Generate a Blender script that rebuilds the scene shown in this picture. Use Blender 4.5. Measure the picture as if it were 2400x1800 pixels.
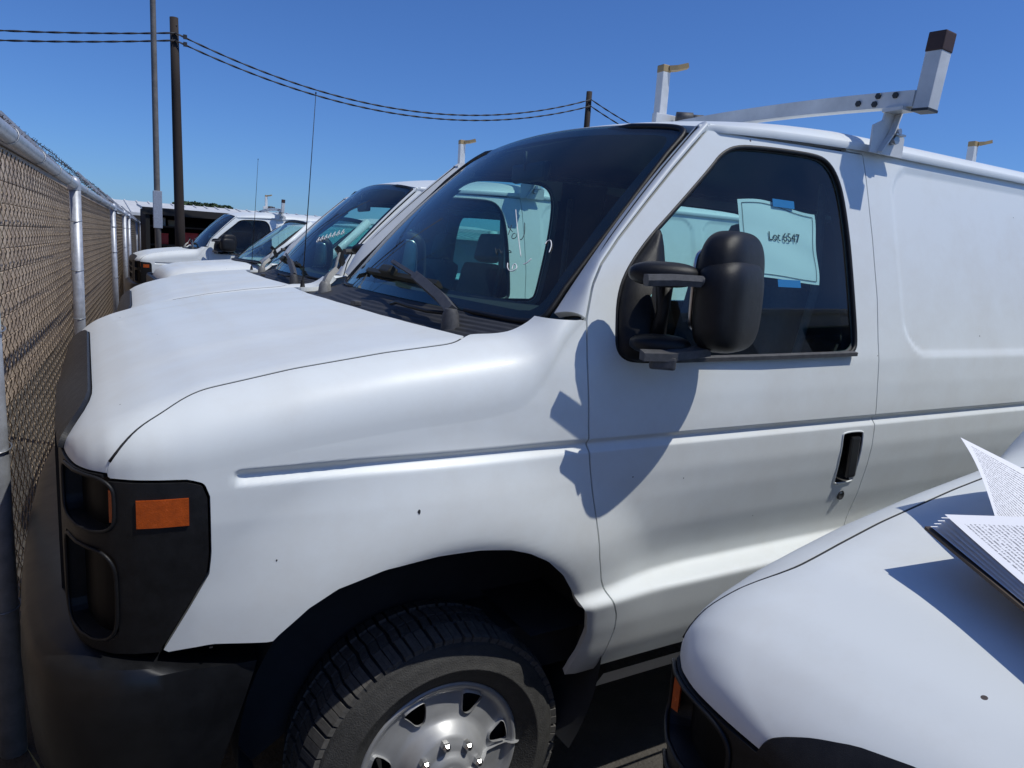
import bpy, bmesh, math, random
import numpy as np
random.seed(7); rng = np.random.default_rng(7)
R = math.radians
scene = bpy.context.scene
for o in list(bpy.data.objects): bpy.data.objects.remove(o)
C = scene.collection

# ------------------------------------------------------------------ camera
CAM = np.array([-0.7587, -1.3886, 1.6536]); YAW, PITCH, ROLL, FPX = 0.5332, 0.1750, 0.06495, 1704.3
def cam_axes():
    f = np.array([math.sin(YAW)*math.cos(PITCH), math.cos(YAW)*math.cos(PITCH), -math.sin(PITCH)])
    r = np.array([math.cos(YAW), -math.sin(YAW), 0]); u = np.cross(r, f)
    return f, r*math.cos(ROLL)+u*math.sin(ROLL), -r*math.sin(ROLL)+u*math.cos(ROLL)
from mathutils import Matrix, Vector
cf, cr, cu = cam_axes()
cam = bpy.data.cameras.new('camera'); camo = bpy.data.objects.new('camera', cam); C.objects.link(camo)
camo.matrix_world = Matrix([[cr[i], cu[i], -cf[i], CAM[i]] for i in range(3)]+[[0, 0, 0, 1]])
cam.sensor_width = 36; cam.lens = FPX/2400*36; cam.clip_start = .05; cam.clip_end = 2000
scene.camera = camo

# ------------------------------------------------------------------ sky and sun
SUN = np.array([1.04, -1.0, 2.42]); SUN = SUN/np.linalg.norm(SUN)
EL = math.asin(SUN[2]); AZ = math.atan2(SUN[0], SUN[1])
w = bpy.data.worlds.new('World'); scene.world = w; w.use_nodes = True
nt = w.node_tree; nt.nodes.clear()
sky = nt.nodes.new('ShaderNodeTexSky'); sky.sky_type = 'NISHITA'; sky.sun_disc = False
sky.sun_elevation = EL; sky.sun_rotation = AZ; sky.altitude = 600; sky.air_density = 1.0; sky.dust_density = .8; sky.ozone_density = 2.0
bg = nt.nodes.new('ShaderNodeBackground'); bg.inputs[1].default_value = .10
wo = nt.nodes.new('ShaderNodeOutputWorld')
tint = nt.nodes.new('ShaderNodeMix'); tint.data_type = 'RGBA'; tint.blend_type = 'MULTIPLY'; tint.inputs['Factor'].default_value = 1
tint.inputs['B'].default_value = (.56, .92, 1.55, 1); nt.links.new(sky.outputs[0], tint.inputs['A'])
nt.links.new(tint.outputs['Result'], bg.inputs[0]); nt.links.new(bg.outputs[0], wo.inputs[0])
sl = bpy.data.lights.new('sun', 'SUN'); sl.energy = 4.3; sl.angle = R(.5); sl.color = (1, .975, .90)
so = bpy.data.objects.new('sun', sl); C.objects.link(so)
so.rotation_euler = Vector(SUN).to_track_quat('Z', 'Y').to_euler(); so.location = (5, -5, 12)
scene.view_settings.view_transform = 'Standard'; scene.view_settings.look = 'None'
scene.view_settings.exposure = -.44; scene.view_settings.gamma = 1

# ------------------------------------------------------------------ materials
MT = {}
def mat(name, col, rough=.5, metal=0., coat=0., spec=.5, noise=0., nscale=20., bump=0., bscale=80., emit=None, alpha=None, stretch=None):
    if name in MT: return MT[name]
    m = bpy.data.materials.new(name); m.use_nodes = True; n = m.node_tree; b = n.nodes['Principled BSDF']
    b.inputs['Base Color'].default_value = (*col, 1); b.inputs['Roughness'].default_value = rough
    b.inputs['Metallic'].default_value = metal; b.inputs['Coat Weight'].default_value = coat; b.inputs['Coat Roughness'].default_value = .08
    b.inputs['Specular IOR Level'].default_value = spec
    tc = n.nodes.new('ShaderNodeTexCoord'); src = tc.outputs['Object']
    if stretch:
        mp = n.nodes.new('ShaderNodeMapping'); mp.inputs['Scale'].default_value = stretch; n.links.new(src, mp.inputs[0]); src = mp.outputs[0]
    if noise:
        t = n.nodes.new('ShaderNodeTexNoise'); t.inputs['Scale'].default_value = nscale; t.inputs['Detail'].default_value = 8; t.inputs['Roughness'].default_value = .65
        n.links.new(src, t.inputs['Vector'])
        r = n.nodes.new('ShaderNodeValToRGB'); r.color_ramp.elements[0].position = .3; r.color_ramp.elements[1].position = .7
        r.color_ramp.elements[0].color = (*[c*(1-noise) for c in col], 1); r.color_ramp.elements[1].color = (*[min(1, c*(1+noise*.6)) for c in col], 1)
        n.links.new(t.outputs['Fac'], r.inputs[0]); n.links.new(r.outputs[0], b.inputs['Base Color'])
        mr = n.nodes.new('ShaderNodeMapRange'); mr.inputs['To Min'].default_value = max(0, rough-.12); mr.inputs['To Max'].default_value = min(1, rough+.12)
        n.links.new(t.outputs['Fac'], mr.inputs['Value']); n.links.new(mr.outputs[0], b.inputs['Roughness'])
    if bump:
        t2 = n.nodes.new('ShaderNodeTexNoise'); t2.inputs['Scale'].default_value = bscale; t2.inputs['Detail'].default_value = 4
        n.links.new(src, t2.inputs['Vector'])
        bp = n.nodes.new('ShaderNodeBump'); bp.inputs['Strength'].default_value = bump; bp.inputs['Distance'].default_value = .01
        n.links.new(t2.outputs['Fac'], bp.inputs['Height']); n.links.new(bp.outputs[0], b.inputs['Normal'])
    MT[name] = m; return m

def paint_material():
    m = mat('white_paint', (.74, .75, .76), .40, coat=.10, spec=.38)
    n = m.node_tree; b = n.nodes['Principled BSDF']
    tc = n.nodes.new('ShaderNodeTexCoord')
    t = n.nodes.new('ShaderNodeTexNoise'); t.inputs['Scale'].default_value = 2.2; t.inputs['Detail'].default_value = 9; t.inputs['Roughness'].default_value = .7
    n.links.new(tc.outputs['Object'], t.inputs['Vector'])
    r = n.nodes.new('ShaderNodeValToRGB'); r.color_ramp.elements[0].position = .44; r.color_ramp.elements[1].position = .76
    r.color_ramp.elements[0].color = (.742, .775, .765, 1); r.color_ramp.elements[1].color = (.665, .67, .635, 1)
    n.links.new(t.outputs['Fac'], r.inputs[0])
    # small chips and specks of rust
    v = n.nodes.new('ShaderNodeTexVoronoi'); v.inputs['Scale'].default_value = 7.5; n.links.new(tc.outputs['Object'], v.inputs['Vector'])
    lt = n.nodes.new('ShaderNodeMath'); lt.operation = 'LESS_THAN'; lt.inputs[1].default_value = .026; n.links.new(v.outputs['Distance'], lt.inputs[0])
    mx = n.nodes.new('ShaderNodeMix'); mx.data_type = 'RGBA'; n.links.new(lt.outputs[0], mx.inputs['Factor'])
    n.links.new(r.outputs[0], mx.inputs['A']); mx.inputs['B'].default_value = (.10, .08, .07, 1)
    # road dust low on the body
    sx = n.nodes.new('ShaderNodeSeparateXYZ'); n.links.new(tc.outputs['Object'], sx.inputs[0])
    mr = n.nodes.new('ShaderNodeMapRange'); mr.inputs['From Min'].default_value = .85; mr.inputs['From Max'].default_value = .45; mr.inputs['To Max'].default_value = .55
    n.links.new(sx.outputs['Z'], mr.inputs['Value'])
    mm = n.nodes.new('ShaderNodeMath'); mm.operation = 'MULTIPLY'; n.links.new(mr.outputs[0], mm.inputs[0]); n.links.new(t.outputs['Fac'], mm.inputs[1])
    m2 = n.nodes.new('ShaderNodeMix'); m2.data_type = 'RGBA'; n.links.new(mm.outputs[0], m2.inputs['Factor'])
    n.links.new(mx.outputs['Result'], m2.inputs['A']); m2.inputs['B'].default_value = (.34, .31, .27, 1)
    n.links.new(m2.outputs['Result'], b.inputs['Base Color'])
    q = n.nodes.new('ShaderNodeMapRange'); q.inputs['To Min'].default_value = .30; q.inputs['To Max'].default_value = .55; n.links.new(t.outputs['Fac'], q.inputs['Value'])
    n.links.new(q.outputs[0], b.inputs['Roughness'])
    return m
PAINT = paint_material()

def glass_material(name, tint, dirt=.0):
    m = bpy.data.materials.new(name); m.use_nodes = True; n = m.node_tree; n.nodes.clear()
    out = n.nodes.new('ShaderNodeOutputMaterial'); tr = n.nodes.new('ShaderNodeBsdfTransparent'); tr.inputs[0].default_value = (*tint, 1)
    gl = n.nodes.new('ShaderNodeBsdfGlossy'); gl.inputs['Roughness'].default_value = .02
    fr = n.nodes.new('ShaderNodeFresnel'); ge = n.nodes.new('ShaderNodeNewGeometry'); mi = n.nodes.new('ShaderNodeMapRange')
    mi.inputs['To Min'].default_value = 1.52; mi.inputs['To Max'].default_value = 1/1.52; n.links.new(ge.outputs['Backfacing'], mi.inputs['Value']); n.links.new(mi.outputs[0], fr.inputs[0])   # thin pane: same reflection from both sides
    mx = n.nodes.new('ShaderNodeMixShader'); n.links.new(fr.outputs[0], mx.inputs[0]); n.links.new(tr.outputs[0], mx.inputs[1]); n.links.new(gl.outputs[0], mx.inputs[2])
    last = mx
    if dirt:
        df = n.nodes.new('ShaderNodeBsdfDiffuse'); df.inputs[0].default_value = (.5, .48, .42, 1)
        t = n.nodes.new('ShaderNodeTexNoise'); t.inputs['Scale'].default_value = 3; t.inputs['Detail'].default_value = 8
        tc = n.nodes.new('ShaderNodeTexCoord'); n.links.new(tc.outputs['Object'], t.inputs['Vector'])
        mr = n.nodes.new('ShaderNodeMapRange'); mr.inputs['From Min'].default_value = .35; mr.inputs['From Max'].default_value = .8; mr.inputs['To Max'].default_value = dirt; n.links.new(t.outputs['Fac'], mr.inputs['Value'])
        m3 = n.nodes.new('ShaderNodeMixShader'); n.links.new(mr.outputs[0], m3.inputs[0]); n.links.new(mx.outputs[0], m3.inputs[1]); n.links.new(df.outputs[0], m3.inputs[2]); last = m3
    n.links.new(last.outputs[0], out.inputs[0]); MT[name] = m; return m
GLASS = glass_material('tinted_glass', (.66, .88, .86), .04)
BLACK = mat('black_plastic', (.012, .012, .013), .45, spec=.3, noise=.35, nscale=40, bump=.15, bscale=900)
GREYP = mat('faded_grey_plastic', (.075, .075, .078), .55, noise=.4, nscale=60, bump=.2, bscale=700)
COWLM = mat('cowl_plastic', (.035, .035, .036), .6, noise=.4, nscale=30)
GAPSHADE = mat('gap_shade', (.018, .018, .018), .6, noise=.3, nscale=50)  # near-black, only for the shade drawn in the hood gap
TYREM = mat('tyre_rubber', (.045, .044, .042), .75, noise=.35, nscale=30, bump=.3, bscale=250)
TREADM = mat('dusty_tread', (.11, .105, .098), .85, noise=.35, nscale=60)
SILVER = mat('silver_paint', (.42, .425, .43), .45, metal=.4, noise=.12, nscale=12)
CHROME = mat('chrome', (.55, .55, .55), .3, metal=1)
AMBER = mat('amber_lens', (.45, .075, .006), .25, coat=.4, noise=.25, nscale=70, bump=.12, bscale=420)
DARKIN = mat('dark_interior', (.024, .026, .030), .8, noise=.3, nscale=15)
SEATM = mat('seat_fabric', (.06, .065, .075), .9, noise=.3, nscale=80)
LENSD = mat('dark_lamp_lens', (.004, .004, .005), .5, spec=.15)
FRITM = mat('window_black_band', (.006, .006, .008), .25)
PAPER = mat('paper', (.86, .86, .86), .8)
INK = mat('black_ink', (.01, .01, .012), .7)
MARKER = mat('white_marker', (.8, .8, .8), .8)
BACKLITM = mat('backlit_marker', (.03, .05, .06), .8)  # same white marker, darkened in colour as if backlit
TAPE = mat('blue_tape', (.03, .22, .55), .6)
RACKW = mat('rack_white_enamel', (.66, .67, .66), .4, noise=.18, nscale=8)
CAPB = mat('brown_cap', (.06, .028, .02), .6)
CAPG = mat('gold_cap', (.38, .27, .13), .6)
STEEL = mat('zinc_bolt', (.35, .36, .37), .4, metal=.8)
BOLT = mat('dark_bolt', (.05, .05, .05), .5, metal=.5)
GALV = mat('galvanised_steel', (.42, .44, .48), .45, metal=.35, noise=.25, nscale=25)
WIREM = mat('fence_wire', (.60, .48, .35), .7, metal=.0, noise=.3, nscale=30)
RUST = mat('rusty_wire', (.06, .045, .04), .8)

# ------------------------------------------------------------------ mesh helpers
def mesh_obj(name, verts, faces, m, parent=None, smooth=False, loopn=None):
    me = bpy.data.meshes.new(name); me.from_pydata([tuple(map(float, v)) for v in verts], [], [tuple(map(int, f)) for f in faces])
    if smooth or loopn is not None: me.polygons.foreach_set('use_smooth', [True]*len(me.polygons))
    me.materials.append(m); me.update()
    if loopn is not None: me.normals_split_custom_set([tuple(n) for n in loopn])
    o = bpy.data.objects.new(name, me); C.objects.link(o); o.parent = parent
    return o
def tag(o, label=None, cat=None, group=None, kind=None):
    if label: o['label'] = label
    if cat: o['category'] = cat
    if group: o['group'] = group
    if kind: o['kind'] = kind
    return o
def empty(name, loc=(0, 0, 0), rz=0):
    o = bpy.data.objects.new(name, None); C.objects.link(o); o.location = loc; o.rotation_euler = (0, 0, rz); o.empty_display_size = .2; return o
def nrm(v): v = np.asarray(v, float); return v/(np.linalg.norm(v)+1e-12)

class MB:
    def __init__(s): s.v = []; s.f = []; s.sm = []
    def add(s, verts, faces, smooth=False):
        k = len(s.v); s.v += [tuple(map(float, q)) for q in verts]; s.f += [tuple(i+k for i in f) for f in faces]; s.sm += [smooth]*len(faces); return s
    def box(s, c, d, ax=None, bev=0.):
        c = np.array(c, float); d = np.array(d, float)/2
        A = np.eye(3) if ax is None else np.array(ax, float)
        if bev <= 0:
            V = [c+A.T@(d*np.array(q)) for q in [(-1,-1,-1),(1,-1,-1),(1,1,-1),(-1,1,-1),(-1,-1,1),(1,-1,1),(1,1,1),(-1,1,1)]]
            return s.add(V, [(0,3,2,1),(4,5,6,7),(0,1,5,4),(1,2,6,5),(2,3,7,6),(3,0,4,7)])
        bm = bmesh.new(); bmesh.ops.create_cube(bm, size=2)
        for v in bm.verts: v.co = Vector(d*np.array(v.co))
        bmesh.ops.bevel(bm, geom=list(bm.edges), offset=min(bev, min(d)*.95), segments=2, profile=.6, affect='EDGES')
        V = [c+A.T@np.array(v.co) for v in bm.verts]; F = [[v.index for v in f.verts] for f in bm.faces]; bm.free()
        return s.add(V, F)
    def tube(s, pts, r, n=8, cap=True, smooth=True, closed=False):
        P = np.array(pts, float); N = len(P); rr = np.broadcast_to(np.array(r, float), (N,))
        if closed: T = np.roll(P, -1, 0)-np.roll(P, 1, 0)
        else: T = np.gradient(P, axis=0)
        T = T/(np.linalg.norm(T, axis=1)[:, None]+1e-12)
        ref = np.array([0, 0, 1.]) if abs(T[0][2]) < .9 else np.array([1., 0, 0]); a = nrm(np.cross(T[0], ref)); V = []
        for i in range(N):
            a = nrm(a-T[i]*(a@T[i])); b = np.cross(T[i], a)
            for k in range(n):
                t = 2*math.pi*k/n; V.append(P[i]+rr[i]*(a*math.cos(t)+b*math.sin(t)))
        F = []
        for i in range(N if closed else N-1):
            j = (i+1) % N
            for k in range(n): F.append((i*n+k, i*n+(k+1) % n, j*n+(k+1) % n, j*n+k))
        s.add(V, F, smooth)
        if cap and not closed: s.f += [tuple(len(s.v)-N*n+k for k in range(n))[::-1], tuple(len(s.v)-n+k for k in range(n))]; s.sm += [False, False]
        return s
    def sweep(s, pts, prof, up=(0, 0, 1), smooth=False, cap=True):
        """square/other profile (list of (side, up)) swept along pts with fixed up"""
        P = np.array(pts, float); T = np.gradient(P, axis=0); up = np.array(up, float); V = []; n = len(prof)
        for i in range(len(P)):
            t = nrm(T[i]); sd = nrm(np.cross(t, up)); u = np.cross(sd, t)
            for a, b in prof: V.append(P[i]+sd*a+u*b)
        F = [(i*n+k, i*n+(k+1) % n, (i+1)*n+(k+1) % n, (i+1)*n+k) for i in range(len(P)-1) for k in range(n)]
        s.add(V, F, smooth)
        if cap: s.f += [tuple(len(s.v)-len(P)*n+k for k in range(n))[::-1], tuple(len(s.v)-n+k for k in range(n))]; s.sm += [False, False]
        return s
    def grid(s, P, smooth=True, closeu=False, closev=False, flip=False):
        P = np.asarray(P, float); a, b = P.shape[:2]; F = []
        for i in range(a if closeu else a-1):
            for j in range(b if closev else b-1):
                q = (i*b+j, ((i+1) % a)*b+j, ((i+1) % a)*b+(j+1) % b, i*b+(j+1) % b); F.append(q[::-1] if flip else q)
        return s.add(P.reshape(-1, 3), F, smooth)
    def lathe(s, prof, c, axis='y', n=48, smooth=True):
        """prof: list of (r, a) ; a along axis"""
        P = []
        for k in range(n):
            t = 2*math.pi*k/n; row = []
            for r_, a in prof: row.append((c[0]+r_*math.cos(t), c[1]+a, c[2]+r_*math.sin(t)) if axis == 'y' else (c[0]+r_*math.cos(t), c[1]+r_*math.sin(t), c[2]+a))
            P.append(row)
        return s.grid(P, smooth, closeu=True)
    def mirrored(s):
        m = MB(); m.v = [(x, 2-y, z) for x, y, z in s.v]; m.f = [f[::-1] for f in s.f]; m.sm = list(s.sm); return m
    def build(s, name, m, parent=None, autosmooth=None):
        me = bpy.data.meshes.new(name); me.from_pydata(s.v, [], s.f); me.polygons.foreach_set('use_smooth', s.sm); me.materials.append(m); me.update()
        if autosmooth: me.polygons.foreach_set('use_smooth', [True]*len(me.polygons)); me.set_sharp_from_angle(angle=R(autosmooth))
        o = bpy.data.objects.new(name, me); C.objects.link(o); o.parent = parent; return o

def both(name, mb, m, parent, autosmooth=None):
    a = mb.build(name, m, parent, autosmooth); b = mb.mirrored().build(name, m, parent, autosmooth); return a, b

def smooth_table(xs, ys, sigma, lo=None, hi=None, n=2400):
    lo = xs[0]-.2 if lo is None else lo; hi = xs[-1]+.2 if hi is None else hi
    g = np.linspace(lo, hi, n); y = np.interp(g, xs, ys); k = max(1, int(4*sigma/(g[1]-g[0]))); ker = np.exp(-.5*(np.arange(-k, k+1)*(g[1]-g[0])/sigma)**2); ker /= ker.sum()
    y = np.convolve(np.pad(y, k, mode='edge'), ker, 'valid')
    return lambda x: np.interp(x, g, y)
def sstep(x, a, b):
    t = np.clip((x-a)/(b-a), 0, 1); return t*t*(3-2*t)
def sdpoly(px, pz, poly):
    """signed distance (negative inside) of points to polygon"""
    shp = px.shape; px = px.ravel(); pz = pz.ravel(); poly = np.array(poly, float); d = np.full(px.shape, 1e9); ins = np.zeros(px.shape, bool)
    for i in range(len(poly)):
        a = poly[i]; b = poly[(i+1) % len(poly)]; e = b-a; L = e@e+1e-15
        t = np.clip(((px-a[0])*e[0]+(pz-a[1])*e[1])/L, 0, 1); d = np.minimum(d, np.hypot(px-a[0]-t*e[0], pz-a[1]-t*e[1]))
        c = ((a[1] > pz) != (b[1] > pz)); ins ^= c & (px < (b[0]-a[0])*(pz-a[1])/((b[1]-a[1]) if b[1] != a[1] else 1e-12)+a[0])
    return np.where(ins, -d, d).reshape(shp)
def smoothpoly(pts, it=2):
    P = np.array(pts, float)
    for _ in range(it):
        Q = np.roll(P, -1, 0); P = np.stack([.75*P+.25*Q, .25*P+.75*Q], 1).reshape(-1, 2)
    return P
def gnormals(P, flip=False):
    du = np.gradient(P, axis=0); dv = np.gradient(P, axis=1); N = np.cross(du, dv); N /= (np.linalg.norm(N, axis=2)[..., None]+1e-12)
    return -N if flip else N

def clip_panel(P, fields, N):
    nu, nv = P.shape[:2]; k = len(fields)
    A = np.concatenate([P.reshape(-1, 3), N.reshape(-1, 3)]+[f.reshape(-1, 1) for f in fields], 1)
    idx = np.arange(nu*nv).reshape(nu, nv)
    polys = [list(q) for q in np.stack([idx[:-1, :-1], idx[1:, :-1], idx[1:, 1:], idx[:-1, 1:]], -1).reshape(-1, 4)]
    A = [a for a in A]
    for c in range(k):
        col = 6+c; out = []; cache = {}
        for q in polys:
            fv = [A[i][col] for i in q]
            if max(fv) < 0: out.append(q); continue
            if min(fv) >= 0: continue
            r = []
            for j in range(len(q)):
                i0, i1 = q[j], q[(j+1) % len(q)]; f0, f1 = fv[j], fv[(j+1) % len(q)]
                if f0 < 0: r.append(i0)
                if (f0 < 0) != (f1 < 0):
                    key = (min(i0, i1), max(i0, i1))
                    if key not in cache:
                        t = f0/(f0-f1); cache[key] = len(A); A.append(A[i0]*(1-t)+A[i1]*t)
                    r.append(cache[key])
            if len(r) >= 3: out.append(r)
        polys = out
    used = sorted({i for q in polys for i in q}); mp = {i: n for n, i in enumerate(used)}
    V = np.array([A[i][:6] for i in used]) if used else np.zeros((0, 6))
    return V[:, :3], V[:, 3:6]/(np.linalg.norm(V[:, 3:6], axis=1)[:, None]+1e-12), [[mp[i] for i in q] for q in polys]

def panel(name, P, fields, m, parent, hem=.018, flip=False, mirror='two', offset=0., nohem=None, bead=0.):
    """a sheet-metal panel cut from surface grid P; mirror: 'two' makes left+right, 'join' one symmetric mesh, None left only"""
    N = gnormals(P, flip)
    V, Nn, F = clip_panel(P, fields, N); V = V+Nn*offset
    if flip: F = [f[::-1] for f in F]
    ec = {}
    for f in F:
        for j in range(len(f)):
            a, b = f[j], f[(j+1) % len(f)]; ec[(a, b)] = 1
    rim = [(a, b) for (a, b) in ec if (b, a) not in ec]
    verts = list(V); faces = [list(f) for f in F]; ln = [Nn[i] for f in F for i in f]
    if hem:
        h1 = {}; h2 = {}
        for a, b in rim:
            if nohem is not None and nohem(V[a]) and nohem(V[b]): continue
            for i in (a, b):
                if i not in h1: h1[i] = len(verts); verts.append(V[i]-Nn[i]*hem)
            q = [b, a, h1[a], h1[b]]; faces.append(q)
            e = V[b]-V[a]; fn = nrm(np.cross(e, Nn[a]))   # outward
            bl = nrm(fn+.15*Nn[a]); ln += [bl, bl, fn, fn]
    outs = []
    def mk(vs, fs, lns): return mesh_obj(name, vs, fs, m, parent, loopn=lns)
    if mirror == 'join':
        k = len(verts); mv = [np.array([v[0], 2-v[1], v[2]]) for v in verts]
        fs = faces+[[i+k for i in f[::-1]] for f in faces]; l2 = []; p = 0
        for f in faces: l2 += [np.array([n[0], -n[1], n[2]]) for n in ln[p:p+len(f)][::-1]]; p += len(f)
        return [mk(verts+mv, fs, ln+l2)]
    if mirror != 'right': outs.append(mk(verts, faces, ln))
    if mirror in ('two', 'right'):
        l2 = []; p = 0
        for f in faces: l2 += [np.array([n[0], -n[1], n[2]]) for n in ln[p:p+len(f)][::-1]]; p += len(f)
        outs.append(mk([np.array([v[0], 2-v[1], v[2]]) for v in verts], [f[::-1] for f in faces], l2))
    return outs

def copy_tree(o, parent=None, skip=()):
    c = o.copy(); C.objects.link(c); c.parent = parent
    for ch in o.children:
        if ch.name.split('.')[0] in skip: continue
        copy_tree(ch, c, skip)
    return c
# ------------------------------------------------------------------ the van: body surfaces
# van frame: x to the rear (front axle 0), y from the driver's side 0 to 2, z up
_tuck = smooth_table([.40,.775,.785,.803,.814,.86,.95,1.05,1.12,1.18,2.3], [0,0,.004,.052,.064,.056,.030,.010,.001,0,0], .0045, .3, 2.4, 4000)
_base = smooth_table([.40,.50,.53,.56,.62,.70,.775,.785,.803,.814,.86,.95,1.05,1.12,1.18,1.25,1.32,1.40,1.44,1.5,1.7,2.0,2.3],
                     [.12,.085,.070,.052,.030,.012,.0,.0,.0,.0,.0,.0,.0,.0,.001,.004,.010,.022,.0324,.048,.100,.178,.256], .0045, .3, 2.4, 4000)
_plan = smooth_table([-.835,-.83,-.825,-.815,-.805,-.79,-.77,-.737,-.70,-.66,-.60,-.50,0,5], [1.0,.72,.47,.26,.175,.11,.07,.034,.017,.008,.002,0,0,0], .004, -.84, .5, 3000)
ARCH = [(-.464,.867),(-.451,.881),(-.394,.931),(-.338,.963),(-.239,.989),(-.118,.998),(-.013,.995),(.064,.984),(.118,.966),(.175,.935),(.231,.885),(.277,.823),(.32,.756),(.337,.694),(.335,.632),(.325,.574),(.32,.50)]
def side_y(x, z, plan=True):
    y = _base(z).copy() if hasattr(z, 'copy') else _base(z)
    y = y+_tuck(z)*(.40+.60*sstep(x, .26, .75)-.22*(1-sstep(x, .0, .26))+.25*(1-sstep(x, -.6, -.3)))
    rho = np.hypot((x+.06)/.40, (z-.62)/.375)
    fl = .046*(1-sstep(rho, 1.06, 1.72))*sstep(z, .5, .7)*(1-sstep(x, .33, 1.5))
    fl = fl*(1-.85*sstep(x, .05, .36)*(1-sstep(z, .62, 1.0)))
    fl = fl-.010*(1-sstep(rho, .96, 1.07))
    fl2 = .004*np.exp(-((z-.97)/.10)**2)*sstep(x, .25, .4)*(1-sstep(x, .45, 1.25))
    y = y-fl-fl2
    rr = np.hypot((x-3.5)/.42, (z-.60)/.37); y = y-.03*(1-sstep(rr, 1.05, 1.6))*sstep(z, .5, .7)*sstep(x, 2.6, 2.9)
    g = np.interp(z, [1.189,1.2055,1.211,1.222], [0,1,1,0])*.012*sstep(x, -.535, -.515)
    y = y+g
    for x0, x1 in ((1.585, 2.86), (2.94, 4.15)):
        cx, cz, hx, hz, rad = (x0+x1)/2, 1.722, (x1-x0)/2, .312, .12
        qx = np.abs(x-cx)-hx+rad; qz = np.abs(z-cz)-hz+rad
        sd = np.minimum(np.maximum(qx, qz), 0)+np.hypot(np.maximum(qx, 0), np.maximum(qz, 0))-rad
        y = y+.007*(1-sstep(sd, -.012, .0))
    if plan: y = y+_plan(x)
    return y
_H = smooth_table([-.835,-.83,-.81,-.78,-.74,-.68,-.57,-.4,-.2,0,.1,.14,.18,.22,.26,.3,.5], [1.20,1.225,1.262,1.293,1.322,1.350,1.388,1.424,1.455,1.478,1.482,1.490,1.515,1.555,1.58,1.60,1.62], .012, -.84, .6)
_rz = smooth_table([-.84,-.80,-.74,-.66,-.57,0,.1,.2,.3], [.03,.05,.08,.115,.14,.165,.15,.09,.06], .02, -.84, .6)
_ry = smooth_table([-.84,-.80,-.74,-.66,-.57,0,.1,.2,.3], [.06,.10,.12,.15,.17,.185,.16,.10,.07], .02, -.84, .6)

# stations: even arc length along the plan curve of the nose
_xs = np.concatenate([np.linspace(-.8349, -.8, 1500), np.linspace(-.8, .46, 1600)[1:]]); _al = np.concatenate([[0], np.cumsum(np.hypot(np.diff(_xs), np.diff(_plan(_xs))))])
XS = np.interp(np.append(np.arange(0, _al[-1], .0115), _al[-1]), _al, _xs); ARC = np.interp(XS, _xs, _al)
ZR = np.unique(np.round(np.concatenate([np.arange(.46,.76,.014), np.arange(.76,.825,.0035), np.arange(.825,1.18,.0125), np.arange(1.18,1.232,.0028), np.arange(1.232,2.13,.0125)]), 5))
nr, nh = 22, 56
rows = 96
P1 = np.zeros((len(XS), rows+nr+nh, 3))
_zfix = np.unique(np.round(np.concatenate([np.arange(.46,.76,.016), np.arange(.76,.825,.004), np.arange(.825,1.17,.013)]), 5))
for i, x in enumerate(XS):
    H, rz, ry = float(_H(x)), float(_rz(x)), float(_ry(x)); zt = H-.022; z1 = zt-rz
    z1 = max(z1, 1.10)
    # lower wall rows: dense where the crease and ledge sit
    a = np.concatenate([np.arange(.46,.76,.020), np.arange(.76,.825,.0045), np.arange(.825,1.085,.015)])
    nlow = len(a); k_ = 12; zm = min(1.236, z1-.03)
    b = np.concatenate([np.linspace(1.09, zm, rows-nlow-k_), np.linspace(zm, z1, k_+1)[1:]])
    zz = np.concatenate([a, b]); y = side_y(np.full_like(zz, x), zz)
    P1[i, :rows] = np.stack([np.full_like(zz, x), y, zz], 1)
    t = np.linspace(0, 1, nr+1)[1:]*math.pi/2; e = 2/2.5
    y1 = y[-1]; slope = (y[-1]-y[-2])/(zz[-1]-zz[-2])
    ry_ = min(ry, max(.01, (1-y1)*.5))
    yy = y1+ry_*(1-np.cos(t)**e)+slope*0; zq = z1+(zt-z1)*np.sin(t)**e
    P1[i, rows:rows+nr] = np.stack([np.full_like(yy, x), yy, zq], 1)
    s = np.linspace(0, 1, nh+1)[1:]; yh = yy[-1]+(1-yy[-1])*s
    q = (1-yh)/max(1e-6, 1-yy[-1]); cz = zt+.010*(1-q**2)
    bulge = .004*(1-sstep(np.abs(yh-1), .46, .58))*sstep(-abs(x+.38), -.42, -.25)+.002*(1-sstep(np.abs(yh-1), .15, .3))*sstep(-abs(x+.38), -.42, -.25)
    P1[i, rows+nr:] = np.stack([np.full_like(yh, x), yh, cz+bulge], 1)
X1, Y1, Z1 = P1[..., 0], P1[..., 1], P1[..., 2]; ARC1 = np.repeat(ARC[:, None], P1.shape[1], 1)

SEAM = [(-.742,1.215),(-.738,1.245),(-.722,1.275),(-.690,1.303),(-.63,1.333),(-.60,1.348)]
_sx, _sz = np.array(SEAM).T
W1_ = np.repeat(np.arange(P1.shape[1], dtype=float)[None], len(XS), 0); WSM = np.zeros(len(XS))
for i, x in enumerate(XS):
    if x < -.62: WSM[i] = np.interp(np.interp(x, _sx, _sz), P1[i, :rows+nr, 2], np.arange(rows+nr))
    else: WSM[i] = rows+nr*(.745 if x < -.02 else .745+.255*min(1, (x+.02)/.06))
_k = np.exp(-.5*(np.arange(-6, 7)/2.)**2); _k /= _k.sum(); _m = XS > -.735
WSM = np.where(_m, np.convolve(np.pad(WSM, 6, mode='edge'), _k, 'valid'), WSM)
SEAMF = (W1_-WSM[:, None])*.0105
DOORF = [(.290,1.512),(.283,1.409),(.288,1.254),(.293,1.201),(.309,1.09),(.343,.916),(.368,.841),(.397,.788),(.425,.734),(.433,.683),(.424,.586),(.418,.40)]
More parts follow.
